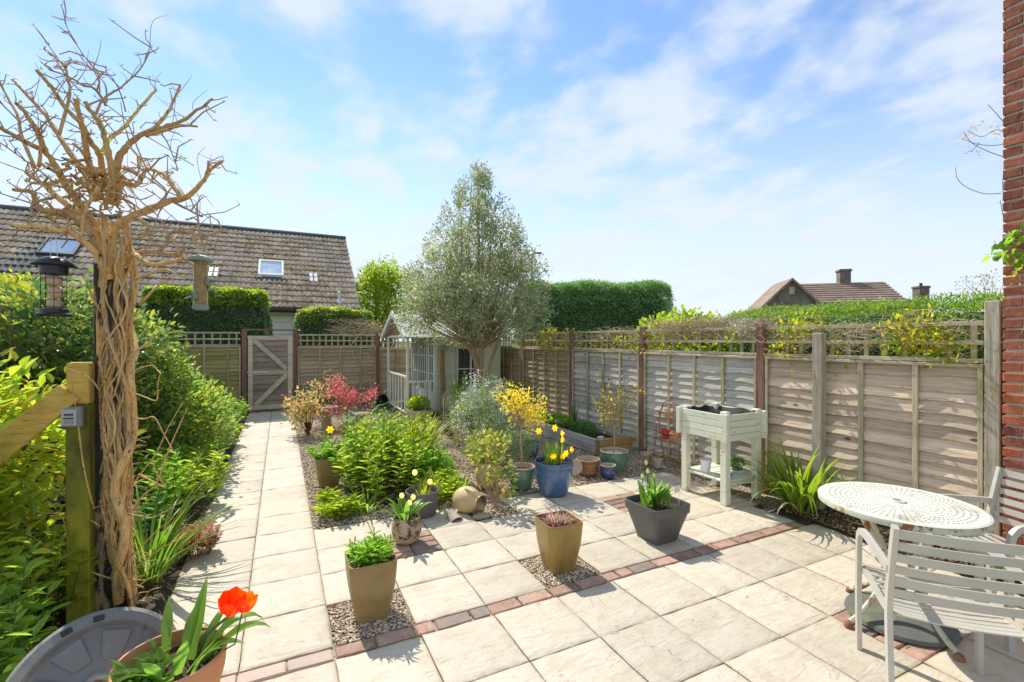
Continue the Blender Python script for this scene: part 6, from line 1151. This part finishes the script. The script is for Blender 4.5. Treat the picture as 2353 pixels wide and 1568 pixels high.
LIMBS = [([(640, 1640), (560, 1400), (480, 1300), (380, 1250), (250, 1240), (210, 1190), (190, 1130), (80, 1115)], 46, 15, (-.04, -.2)), ([(710, 1640), (620, 1420), (540, 1300), (450, 1240), (340, 1160), (250, 1080), (200, 1050), (150, 1010)], 46, 14, (0, .2)),
    ([(560, 1330), (470, 1200), (380, 1080), (330, 980), (260, 880), (230, 800), (160, 680), (90, 605)], 36, 13, (.05, -.25)), ([(270, 890), (140, 830), (0, 750), (-90, 700)], 18, 9, (-.1, -.3)), ([(560, 1180), (500, 1020), (440, 940), (370, 840), (340, 790), (270, 680), (170, 570), (70, 470)], 26, 9, (.05, .3)),
    ([(600, 1180), (560, 1050), (520, 960), (505, 850), (470, 700), (440, 580)], 24, 14, (0, -.15)), ([(620, 1100), (590, 930), (530, 830), (480, 730), (390, 640), (300, 510), (210, 410)], 22, 9, (.05, -.3)), ([(655, 1150), (655, 1070), (650, 950), (620, 830), (590, 730), (530, 650), (500, 600)], 22, 12, (-.12, -.3)),
    ([(640, 1200), (680, 1020), (700, 930), (740, 870), (790, 820), (860, 780), (960, 750), (1070, 710), (1160, 650), (1250, 580)], 36, 10, (0, .1)), ([(860, 780), (930, 730), (1000, 640), (1060, 500)], 16, 9, (.05, .2)), ([(860, 800), (980, 765), (1060, 740), (1160, 745)], 14, 7, (.05, -.1)), ([(600, 900), (650, 810), (720, 760), (800, 660), (920, 530)], 18, 9, (.05, .35)),
    ([(620, 1450), (640, 1400), (700, 1320), (790, 1270), (900, 1220), (1000, 1180), (1080, 1170), (1140, 1120), (1200, 1060), (1240, 1000), (1310, 950)], 42, 10, (.0, -.1)), ([(1080, 1170), (1030, 1110), (980, 1040), (930, 1010), (860, 990)], 20, 9, (-.08, .1)), ([(680, 1200), (720, 1080), (790, 1090), (840, 1040), (850, 990)], 26, 11, (-.05, .1)), ([(1200, 1060), (1222, 1000), (1225, 945)], 12, 8, (-.08, -.1)),
    ([(350, 790), (410, 560), (400, 470), (370, 380), (260, 290)], 13, 7, (.1, .3)), ([(480, 540), (410, 470), (370, 385), (200, 150)], 6, 3, (.2, .4)), ([(620, 620), (610, 590), (550, 520), (480, 500), (420, 460), (290, 410)], 10, 5, (-.1, -.3)), ([(560, 680), (610, 580), (690, 530), (740, 490), (830, 400), (860, 330), (885, 265)], 10, 3, (.1, .3)),
    ([(630, 600), (620, 500), (590, 460), (550, 400), (480, 310), (440, 240), (385, 140), (390, 70)], 6, 3, (0, .35)), ([(740, 660), (700, 530), (640, 440), (570, 415), (460, 410), (400, 375)], 5, 2.5, (.1, -.2)), ([(640, 1640), (590, 1530), (520, 1450), (450, 1390), (400, 1350), (340, 1360), (260, 1340), (70, 1325)], 24, 15, (-.06, -.28)),
    ([(700, 1530), (850, 1480), (960, 1490), (1060, 1500), (1110, 1540), (1150, 1570)], 18, 8, (-.05, -.2)), ([(720, 1520), (850, 1490), (960, 1460), (1000, 1380), (1050, 1360), (1120, 1370), (1180, 1400), (1240, 1380), (1320, 1350)], 11, 8, (-.05, -.3)), ([(1180, 1400), (1165, 1300), (1160, 1195)], 7, 5, (-.26, -.3)), ([(1180, 1400), (1200, 1450), (1200, 1480)], 7, 5, (-.26, -.26)), ([(740, 1560), (725, 1480), (745, 1400), (745, 1320)], 30, 24, (.05, .1)),
    ([(200, 980), (130, 810), (110, 700), (60, 600), (0, 490)], 14, 8, (.1, .3)), ([(110, 710), (20, 620)], 8, 6, (.2, .3)), ([(330, 1080), (200, 980), (0, 840), (-60, 800)], 7, 4, (.1, .2)), ([(700, 980), (690, 1000), (660, 1080), (630, 1170), (620, 1230)], 12, 10, (-.25, -.15)), ([(580, 1100), (530, 1180), (490, 1280), (485, 1390)], 14, 8, (-.25, -.3)),
    ([(790, 1270), (870, 1330), (850, 1390), (760, 1400)], 14, 8, (-.1, -.25)), ([(900, 1220), (980, 1130), (870, 1010), (760, 740)], 7, 4, (-.1, -.3)), ([(1000, 1180), (1100, 1230), (1190, 1275)], 11, 7, (0, -.15)), ([(950, 790), (990, 850), (1040, 980)], 6, 3, (.1, .2)), ([(760, 860), (820, 930), (810, 1020)], 5, 3, (-.1, -.3)), ([(820, 1560), (870, 1440), (920, 1290), (990, 1130)], 6, 3, (-.2, -.3)), ([(1060, 1500), (1000, 1380), (930, 1270)], 5, 3, (-.2, 0)), ([(800, 1500), (900, 1560), (1080, 1520)], 18, 12, (-.1, -.25)), ([(400, 1060), (240, 1080), (150, 1065)], 16, 8, (.1, .2)), ([(230, 980), (240, 860)], 14, 9, (-.1, -.15)), ([(330, 1160), (240, 1180), (180, 1230), (230, 1290)], 9, 6, (-.2, -.3))]
joints = []
for i, (p, r0, r1, dd) in enumerate(LIMBS):
    out = limb(p, r0, r1, 300 + i, dd=dd, m='bark' if r0 > 11 else 'twig', n=8 if r0 > 20 else 6)
    joints += [(q, r0) for q in out[len(out) // 3:]]
r = random.Random(399); mb = MB(); mb2 = MB()
for i in range(330):                                    # short twigs and snags along the limbs
    q, r0 = r.choice(joints); L_ = r.uniform(.03, .13) if r.random() < .82 else r.uniform(.12, .24); d = Vector((r.uniform(-1, 1), r.uniform(-1, 1), r.uniform(-.5, 1))).normalized(); e = q + d * L_; k = .0022 + .0016 * r.random()
    m_ = q.lerp(e, .5) + Vector((r.uniform(-1, 1), r.uniform(-1, 1), r.uniform(-1, 1))) * L_ * .18
    (mb if L_ < .1 else mb2).tube([q, m_, e], [k * 1.5, k * 1.2, k * .8], 5, False)
    for _ in range(2): mb2.tube([e, e + Vector((r.uniform(-1, 1), r.uniform(-1, 1), r.uniform(-.3, 1))) * .02], [k * .8, k * .5], 4, False)
for i in range(110):                                    # fine upright shoots
    q, r0 = r.choice(joints)
    if q.z < 2.3: continue
    L_ = r.uniform(.08, .26); d = (Vector((r.uniform(-1, 1), r.uniform(-1, 1), r.uniform(.1, 1.6)))).normalized(); b1 = Vector((r.uniform(-1, 1), r.uniform(-1, 1), r.uniform(-.3, 1))) * L_ * .22
    mb2.tube(spl([q, q + d * L_ * .5 + b1, q + d * L_]), [.0026 * (1 - .65 * j / 8) for j in range(9)], 4, False)
mb.build('snags', MT['bark'], vine, False, True)['kind'] = 'stuff'; mb2.build('twigs', MT['twig'], vine, False, True)['kind'] = 'stuff'
mb = MB()
for i in range(60):                                     # matted dead growth in the head
    c = vz(r.uniform(380, 760), r.uniform(960, 1260), r.uniform(-.15, .15)); p = [c]
    for q in range(5): p.append(p[-1] + Vector((r.uniform(-1, 1), r.uniform(-1, 1), r.uniform(-.8, .8))) * .055)
    mb.tube(p, r.uniform(.003, .009), 5, False)
mb.build('matted_stems', MT['bark'], vine, 'all', True)['kind'] = 'stuff'
bds = [vz(x, y, r.uniform(-.2, .2)) for x, y in ((240, 420), (110, 490), (130, 620), (500, 590), (540, 640), (590, 820), (650, 830), (770, 650), (730, 740), (1090, 940), (1070, 700), (450, 660), (580, 890), (265, 300), (540, 930))]
cloud('buds', [(p.x, p.y, p.z, .012, .012, .015) for p in bds], 90, .022, .010, MT['l_lime'], vine, 398, tpl=LEAF4)
# trunk: twisted stems round the post
AX = [(1405, 290), (1330, 286), (1250, 274), (1150, 268), (1050, 268), (950, 268), (850, 266), (750, 264), (680, 268), (600, 268), (530, 262), (490, 256)]; HWD = [(1405, 20), (1330, 25), (1250, 34), (1150, 42), (1050, 44), (950, 44), (850, 47), (750, 50), (680, 50), (600, 46), (530, 42), (490, 40)]
def interp(T, y): return float(np.interp(-y, [-a for a, b in T], [b for a, b in T]))
for i in range(62):
    thick = i < 4; med = 4 <= i < 13; y0 = r.uniform(1340, 1410) if i < 20 else r.uniform(850, 1330); y1 = r.uniform(490, 560) if i < 14 else r.uniform(520, 900)
    if i >= 20: y1 = max(y0 - r.uniform(200, 500), 500)
    ph = r.uniform(0, 2 * PI); tw = r.choice((-1, 1)) * r.uniform(.6, 2.2) / 400; P = []; k = 26; amp = r.uniform(.75, 1.08); f1, f2 = r.uniform(0, 6), r.uniform(.012, .03)
    for q in range(k + 1):
        y = y0 + (y1 - y0) * q / k; hw = interp(HWD, y) * amp * .88; a = ph + tw * (y0 - y) + .5 * math.sin(y * f2 + f1); x = interp(AX, y) + hw * math.cos(a) + r.uniform(-2, 2); dep = -math.sin(a) * (hw + 10) * VD / FPX * 1.15
        P.append(at(x, y, VD + dep))
    r0 = (r.uniform(8, 11) if thick else r.uniform(3.8, 5.8) if med else r.uniform(1.4, 2.7)) * VD / FPX
    MB().tube(P, [r0 * (1 - .25 * q / k) * r.uniform(.9, 1.12) for q in range(k + 1)], 8 if thick else 6).build('stem', MT['bark'], vine, 'all', True)
mb = MB()
for (x0, y0), (x1, y1), (x2, y2), w_ in (((300, 960), (355, 960), (400, 1040), 3), ((310, 1160), (360, 1110), (430, 940), 3), ((300, 1120), (360, 1040), (420, 925), 2.4), ((320, 1090), (380, 1120), (350, 1060), 3), ((330, 1350), (200, 1310), (60, 1225), 3.2), ((215, 1170), (180, 980), (165, 870), 3), ((290, 830), (340, 790), (355, 770), 3), ((300, 900), (360, 920), (370, 850), 2.5), ((230, 900), (190, 860), (150, 845), 2.4), ((300, 1280), (360, 1220), (400, 1190), 2), ((300, 1310), (370, 1260), (420, 1230), 2), ((310, 1340), (350, 1300), (390, 1280), 2), ((300, 1380), (340, 1360), (370, 1350), 2), ((290, 1180), (350, 1190), (420, 1150), 2.2), ((230, 1210), (120, 1120), (-20, 1180), 2.2), ((250, 1160), (120, 1180), (-20, 1165), 2), ((180, 1330), (160, 1300), (145, 1190), 2.4), ((300, 860), (350, 840), (370, 860), 2.5), ((235, 720), (215, 690), (205, 660), 4), ((320, 700), (360, 660), (400, 640), 4), ((315, 640), (380, 620), (430, 640), 5), ((300, 1330), (345, 1330), (380, 1310), 2)):
    D = r.uniform(-.12, -.02); mb.tube(spl([at(x0, y0, VD + D), at((x0 + x1) / 2 + r.uniform(-6, 6), (y0 + y1) / 2 + r.uniform(-6, 6), VD + D - .05), at(x1, y1, VD + D - .08), at((x1 + x2) / 2 + r.uniform(-6, 6), (y1 + y2) / 2, VD + D - .1), at(x2, y2, VD + D - r.uniform(0, .25))]), [w_ * .75 * VD / FPX * (1 - .6 * q / 16) for q in range(17)], 5)
for i in range(60):
    y = r.uniform(1000, 1390); x = interp(AX, y) + r.uniform(10, 40); p = at(x, y, VD - .08); q = p + Vector((r.uniform(.02, .1), r.uniform(-.08, .05), r.uniform(-.02, .06))); mb.tube([p, p.lerp(q, .5) + Vector((0, 0, .01)), q], [.0028, .0022, .0015], 4, False)
mb.build('side_shoots', MT['bark'], vine, 'all', True)['kind'] = 'stuff'
# second post, block, brace, weather box
pp = thing('brace_post', 'mossy black square post with a block on top beside the vine', 'post', (-1.03, 3.51, 0)); MB().box((0, 0, .62), (.105, .105, 1.30), None, .006).build('shaft', MT['mosspost'], pp); MB().box((0, 0, 1.39), (.10, .10, .235), None, .006).build('block', MT['brace'], pp)
tag(MB().bar((-1.06, 3.45, 1.345), (-2.02, 3.45, .36), .045, .125, (0, 0, 1), .006).build('diagonal_brace', MT['brace']), 'orange stained diagonal timber brace running down from the mossy post', 'brace')
bx_ = thing('weather_box', 'small grey meter box with a pale dial on the mossy post', 'meter box', (-1.045, 3.435, 1.205), rad(-18)); MB().box((0, 0, 0), (.098, .035, .115), None, .008).build('case', MT['box'], bx_); MB().box((-.004, -.019, .0), (.075, .004, .09), None, .002).build('dial_face', MT['dial'], bx_)
for i in range(4): MB().box((-.022 + i * .012, -.0225, .016), (.007, .002, .012)).build('digit_window', MT['black'], bx_)
MB().box((-.004, -.0225, -.004), (.05, .002, .006)).build('display_bar', MT['black'], bx_)
for i in range(4): MB().box((-.024 + i * .013, -.0225, -.025), (.003, .002, .026)).build('scale_mark', MT['box'], bx_)
# ------------------------------------------------------------------ bird feeders
fc = at(124, 600, 2.62); ft = thing('bird_feeder', 'black caged fat ball feeder hanging from the vine arm', 'bird feeder', fc - Vector((0, 0, .31)))
MB().lathe(curve_prof([(.0, .335), (.03, .332), (.07, .315), (.095, .29), (.09, .282), (.04, .28)], 3), 28).build('cap', MT['black'], ft, True); MB().lathe([(.062, .235), (.062, .285), (0, .285)], 20).build('collar', MT['black'], ft, True)
for i in range(3): MB().lathe(curve_prof([(0, -.035), (.03, -.022), (.036, 0), (.03, .022), (0, .035)], 3), 14, (R.uniform(-.01, .01), R.uniform(-.008, .008), .065 + i * .068)).build('fat_ball', MT['fat'], ft, True)
mb = MB()
for i in range(10): a = i * PI / 5; mb.tube([(math.cos(a) * .055, math.sin(a) * .055, .02), (math.cos(a) * .055, math.sin(a) * .055, .24)], .0018, 4)
for z in (.05, .09, .13, .17, .21): mb.tube([(math.cos(a * PI / 8) * .055, math.sin(a * PI / 8) * .055, z) for a in range(17)], .0016, 4)
mb.build('cage', MT['blackwire'], ft)['kind'] = 'stuff'; MB().lathe([(0, .0), (.075, 0), (.078, .012), (.066, .02), (.062, .04), (.05, .042), (0, .03)], 28).build('tray', MT['black'], ft, True)
for s in (-.016, .016): MB().tube([(s, 0, .30), (s * .6, 0, .46)], .0018, 4).build('string', MT['string'], ft)
fc = at(461, 605, 2.55); ft = thing('bird_feeder', 'grey green seed tube feeder hanging right of the vine', 'bird feeder', fc - Vector((0, 0, .255)))
MB().lathe(curve_prof([(0, .30), (.02, .298), (.05, .285), (.062, .27), (.055, .264), (.02, .262)], 3), 24).build('cap', MT['greenmetal'], ft, True); MB().lathe([(0, .03), (.028, .03), (.028, .265), (0, .265)], 20).build('seed_column', MT['seed'], ft, True)
gm, gt, gb_ = nodes('clear_tube'); gb_.inputs['Base Color'].default_value = (.9, .92, .9, 1); gb_.inputs['Transmission Weight'].default_value = 1; gb_.inputs['Roughness'].default_value = .1; gb_.inputs['IOR'].default_value = 1.1
mb = MB().lathe([(.034, .02), (.034, .268)], 20); mb.f = [f for f in mb.f if len(f) == 4]; mb.build('tube', gm, ft, True)
MB().lathe([(0, 0), (.036, 0), (.041, .01), (.036, .03), (.03, .032), (0, .032)], 20).build('base', MT['greenmetal'], ft, True)
for a, z in ((PI * 1.2, .075), (PI * .2, .13), (PI * 1.95, .155)):
    c_ = Vector((math.cos(a) * .034, math.sin(a) * .034, z)); M = Vector((math.cos(a), math.sin(a), 0)).to_track_quat('Z', 'Y').to_matrix(); MB().lathe([(.024, -.006), (.024, .008), (.012, .012), (.012, .004), (0, .004)], 12, c_, M).build('port', MT['greenmetal'], ft, True); MB().tube([c_, c_ + Vector((math.cos(a), math.sin(a), 0)) * .05 + Vector((0, 0, -.02))], .0035, 6).build('perch', MT['greenmetal'], ft)
MB().tube([(0, 0, .29), (-.012, 0, .35), (-.005, 0, .40)], .002, 5).build('hanger', MT['string'], ft)
# ------------------------------------------------------------------ near pot of red tulips and plastic disc
t = pot_round('terracotta_pot', 'large terracotta pot with one open red tulip at the picture bottom', (-.345, 2.00, 0), [(.11, 0), (.135, .25), (.150, .43), (.157, .432), (.164, .465), (.168, .52), (.170, .527)], 'terracotta', soil_z=.475); r = random.Random(420)
for i in range(16):
    a = r.uniform(0, 6.3); q = r.uniform(.02, .10); leafpart('tulip_leaf', (-.33 + math.cos(a) * q, 2.0 + math.sin(a) * q, .475), a + r.uniform(-.4, .4), r.uniform(.13, .24), r.uniform(.035, .05), r.uniform(.2, .7), r.uniform(.1, 1.2), MT['l_tulip'], t)
for b0, a, ln, w_, le, dr in (((-.25, 2.02), .25, .30, .05, .25, 2.4), ((-.24, 2.0), .1, .26, .055, .5, 1.7), ((-.29, 2.03), 1.0, .27, .05, .15, .3), ((-.31, 2.02), .6, .30, .045, .2, .15), ((-.28, 1.98), -.4, .22, .05, .5, 1.3)): leafpart('tulip_leaf', (*b0, .475), a, ln, w_, le, dr, MT['l_tulip'], t, 8)
stems('small_leaves', (-.40, 1.97, .47), 14, .07, .05, .022, 7, MT['l_herb'], GREENSTEM, t, 421, .10, .9, .1)
fp = at(530, 1412, 1.68); MB().tube([(-.28, 2.02, .47), Vector((-.28, 2.02, .47)).lerp(fp, .5) + Vector((-.02, 0, .02)), fp], .005, 6).build('stem', GREENSTEM, t, True, True); tulip(t, fp, (.10, -.3, 1), MT['tulipred'], .056, .40)
tulip(t, at(556, 1408, 1.66), (.35, -.1, 1), MT['tulipred'], .044, .35); MB().tube([(-.25, 2.02, .47), at(540, 1480, 1.66), at(556, 1410, 1.66)], .0028, 5).build('stem', GREENSTEM, t, True, True)
t = thing('plastic_disc', 'round weathered grey plastic parasol base leaning on edge beside the terracotta pot', 'disc', tuple(at(222, 1590, 1.82))); n_ = Vector((.16, -.80, .46)).normalized(); M = n_.to_track_quat('Z', 'Y').to_matrix(); RD = .285
MB().lathe([(0, -.05), (RD - .03, -.05), (RD, -.03), (RD + .003, 0), (RD - .012, .028), (RD - .045, .034), (RD - .062, .012), (.10, .022), (.07, .03), (.055, .06), (.04, .066), (.03, .02), (0, .02)], 56, (0, 0, 0), M).build('shell', MT['lidplastic'], t, True)
for k in range(8):
    a = k * PI / 4 + .2; p = [(.11, a - .05), (.11, a + .45), (RD - .075, a + .52), (RD - .075, a + .06)]; MB().prism([M @ Vector((q * math.cos(w_), q * math.sin(w_), .014)) for q, w_ in p], M @ Vector((0, 0, .012))).build('embossed_panel', MT['lidplastic'], t)
for a in (PI * .5, PI * .62, PI * 1.1): MB().box(M @ Vector((math.cos(a) * (RD - .028), math.sin(a) * (RD - .028), .032)), (.022, .034, .008), M @ Matrix.Rotation(a, 3, 'Z'), .002).build('slot', MT['black'], t)
# ------------------------------------------------------------------ climbers on the fence tops and on the wall
def tangle(label, x, y0, y1, z0, z1, n, seed, leaves, m1, m2, out=.10, name='clematis', along=1):
    t = thing(name, label, 'climber', (x, (y0 + y1) / 2, z0) if along else ((y0 + y1) / 2, x, z0)); r = random.Random(seed); mb = MB()
    for i in range(n):
        y = r.uniform(y0, y1); p = [Vector((x + r.uniform(-out, out), y, r.uniform(z0, z1)))]; d = r.choice((-1, 1))
        for q in range(7):
            v = p[-1] + Vector((r.uniform(-.05, .05), d * r.uniform(0, .11), r.uniform(-.06, .06))); v.z = min(max(v.z, z0 - .06), z1 + .06); v.x = min(max(v.x, x - out * 1.3), x + out * 1.3); p.append(v)
        if not along: p = [Vector((v.y, v.x, v.z)) for v in p]
        mb.tube(p, r.uniform(.0016, .004), 4, False)
    mb.build('dry_stems', MT['drytwig'], t, False, True)['kind'] = 'stuff'; B = []
    for i in range(max(3, int((y1 - y0) * 6))):
        y = r.uniform(y0, y1); c = (x, y) if along else (y, x); B.append((c[0] + r.uniform(-out, out) * .6, c[1], r.uniform(z0 - .1, z1), .12, .14, .09))
    cloud('foliage', B, leaves, .045, .02, MT[m1], t, seed + 1, clump=6, up=.3); cloud('green_foliage', B, leaves, .04, .022, MT[m2], t, seed + 2, clump=5, up=.4); return t
tangle('leafy yellow green climber on the trellis next to the brick wall', 4.70, 1.5, 2.3, 1.52, 1.82, 40, 500, 420, 'l_goldgreen', 'l_lime')
tangle('climber with dry stems along the trellis above the leaning prop', 4.72, 2.3, 3.3, 1.55, 1.80, 70, 510, 300, 'l_goldgreen', 'l_lime')
tangle('dense straw coloured vine heap on the trellis above the mint planter', 4.74, 3.3, 4.9, 1.66, 1.86, 330, 520, 200, 'l_goldgreen', 'l_lime', .13)
tangle('straw coloured vine with yellow leaves on the trellis above the timber bed', 4.74, 4.9, 6.4, 1.56, 1.78, 120, 530, 420, 'l_goldgreen', 'l_lime')
tangle('sparse yellow leaved climber on the far trellis near the playhouse', 4.72, 6.6, 8.6, 1.50, 1.76, 50, 540, 420, 'l_goldgreen', 'l_privet')
tangle('bleached dry clematis heap on the back fence beside the playhouse gable', 12.28, 1.3, 2.5, 1.72, 2.1, 200, 550, 30, 'l_goldgreen', 'l_privet', .15, along=0)
t = thing('bare_climber', 'thin bare climbing stem trained up the back fence', 'climber', (1.72, 12.0, 0)); MB().tube([(1.72, 11.98, 0), (1.70, 12.02, .35), (1.85, 12.02, .62), (1.9, 12.02, .9), (1.6, 12.03, 1.15), (1.55, 12.03, 1.5), (1.8, 12.1, 1.8)], .011, 6).build('stem', MT['drytwig'], t, True, True); MB().tube([(1.9, 12.02, .02), (2.0, 12.02, .5), (1.9, 12.03, 1.0), (2.05, 12.03, 1.6)], .007, 6).build('stem', MT['drytwig'], t, True, True)
t = thing('wall_climber', 'round green leaves of a climber on the brick wall corner', 'climber', (4.55, 1.38, 2.3)); bl = [tuple(at(x, y, 3.2)) + (.05, .06, .06) for x, y in ((2330, 560), (2310, 580), (2350, 545), (2345, 590), (2360, 570), (2290, 575))]; cloud('foliage', bl, 60, .055, .05, MT['l_herb'], t, 560, up=.4); bl2 = [tuple(at(2345, 640, 3.15)) + (.03, .05, .03)]; cloud('light_foliage', bl2, 10, .05, .03, MT['l_goldgreen'], t, 561)
MB().tube([at(2400, 600, 3.15), at(2350, 575, 3.2), at(2300, 572, 3.25)], .003, 5).build('stem', MT['twig'], t, True, True)
t = thing('hanging_twigs', 'fine bare twigs with catkins reaching past the brick wall corner', 'twigs', at(2310, 420, 3.6)); mb = MB()
def tw(pts, w_=.0028, d=3.55):
    pts = curve_prof(pts, 5, -9e9); mb.tube([at(x, y, d) for x, y in pts], [w_ * (1 - .5 * i / len(pts)) for i in range(len(pts))], 5, False)
for p in ([(2310, 330), (2280, 335), (2240, 330), (2210, 318)], [(2310, 362), (2275, 350), (2235, 330), (2215, 305)], [(2310, 285), (2290, 262), (2270, 240)], [(2305, 300), (2285, 300), (2255, 315), (2225, 300)], [(2312, 470), (2304, 430), (2308, 375)], [(2300, 445), (2260, 445), (2220, 430), (2200, 410), (2196, 385)], [(2330, 520), (2312, 480), (2304, 440)], [(2306, 500), (2298, 460)], [(2250, 328), (2235, 345), (2222, 350)]): tw(p)
mb.build('stem', MT['darkstem'], t, True, True)['kind'] = 'stuff'; cloud('catkins', [tuple(at(x, y, 3.55)) + (.03, .03, .03) for x, y in ((2225, 305), (2215, 330), (2245, 310), (2265, 290), (2235, 355), (2300, 310), (2305, 470), (2290, 300))], 60, .04, .009, MT['l_straw'], t, 570, tpl=LEAF4)
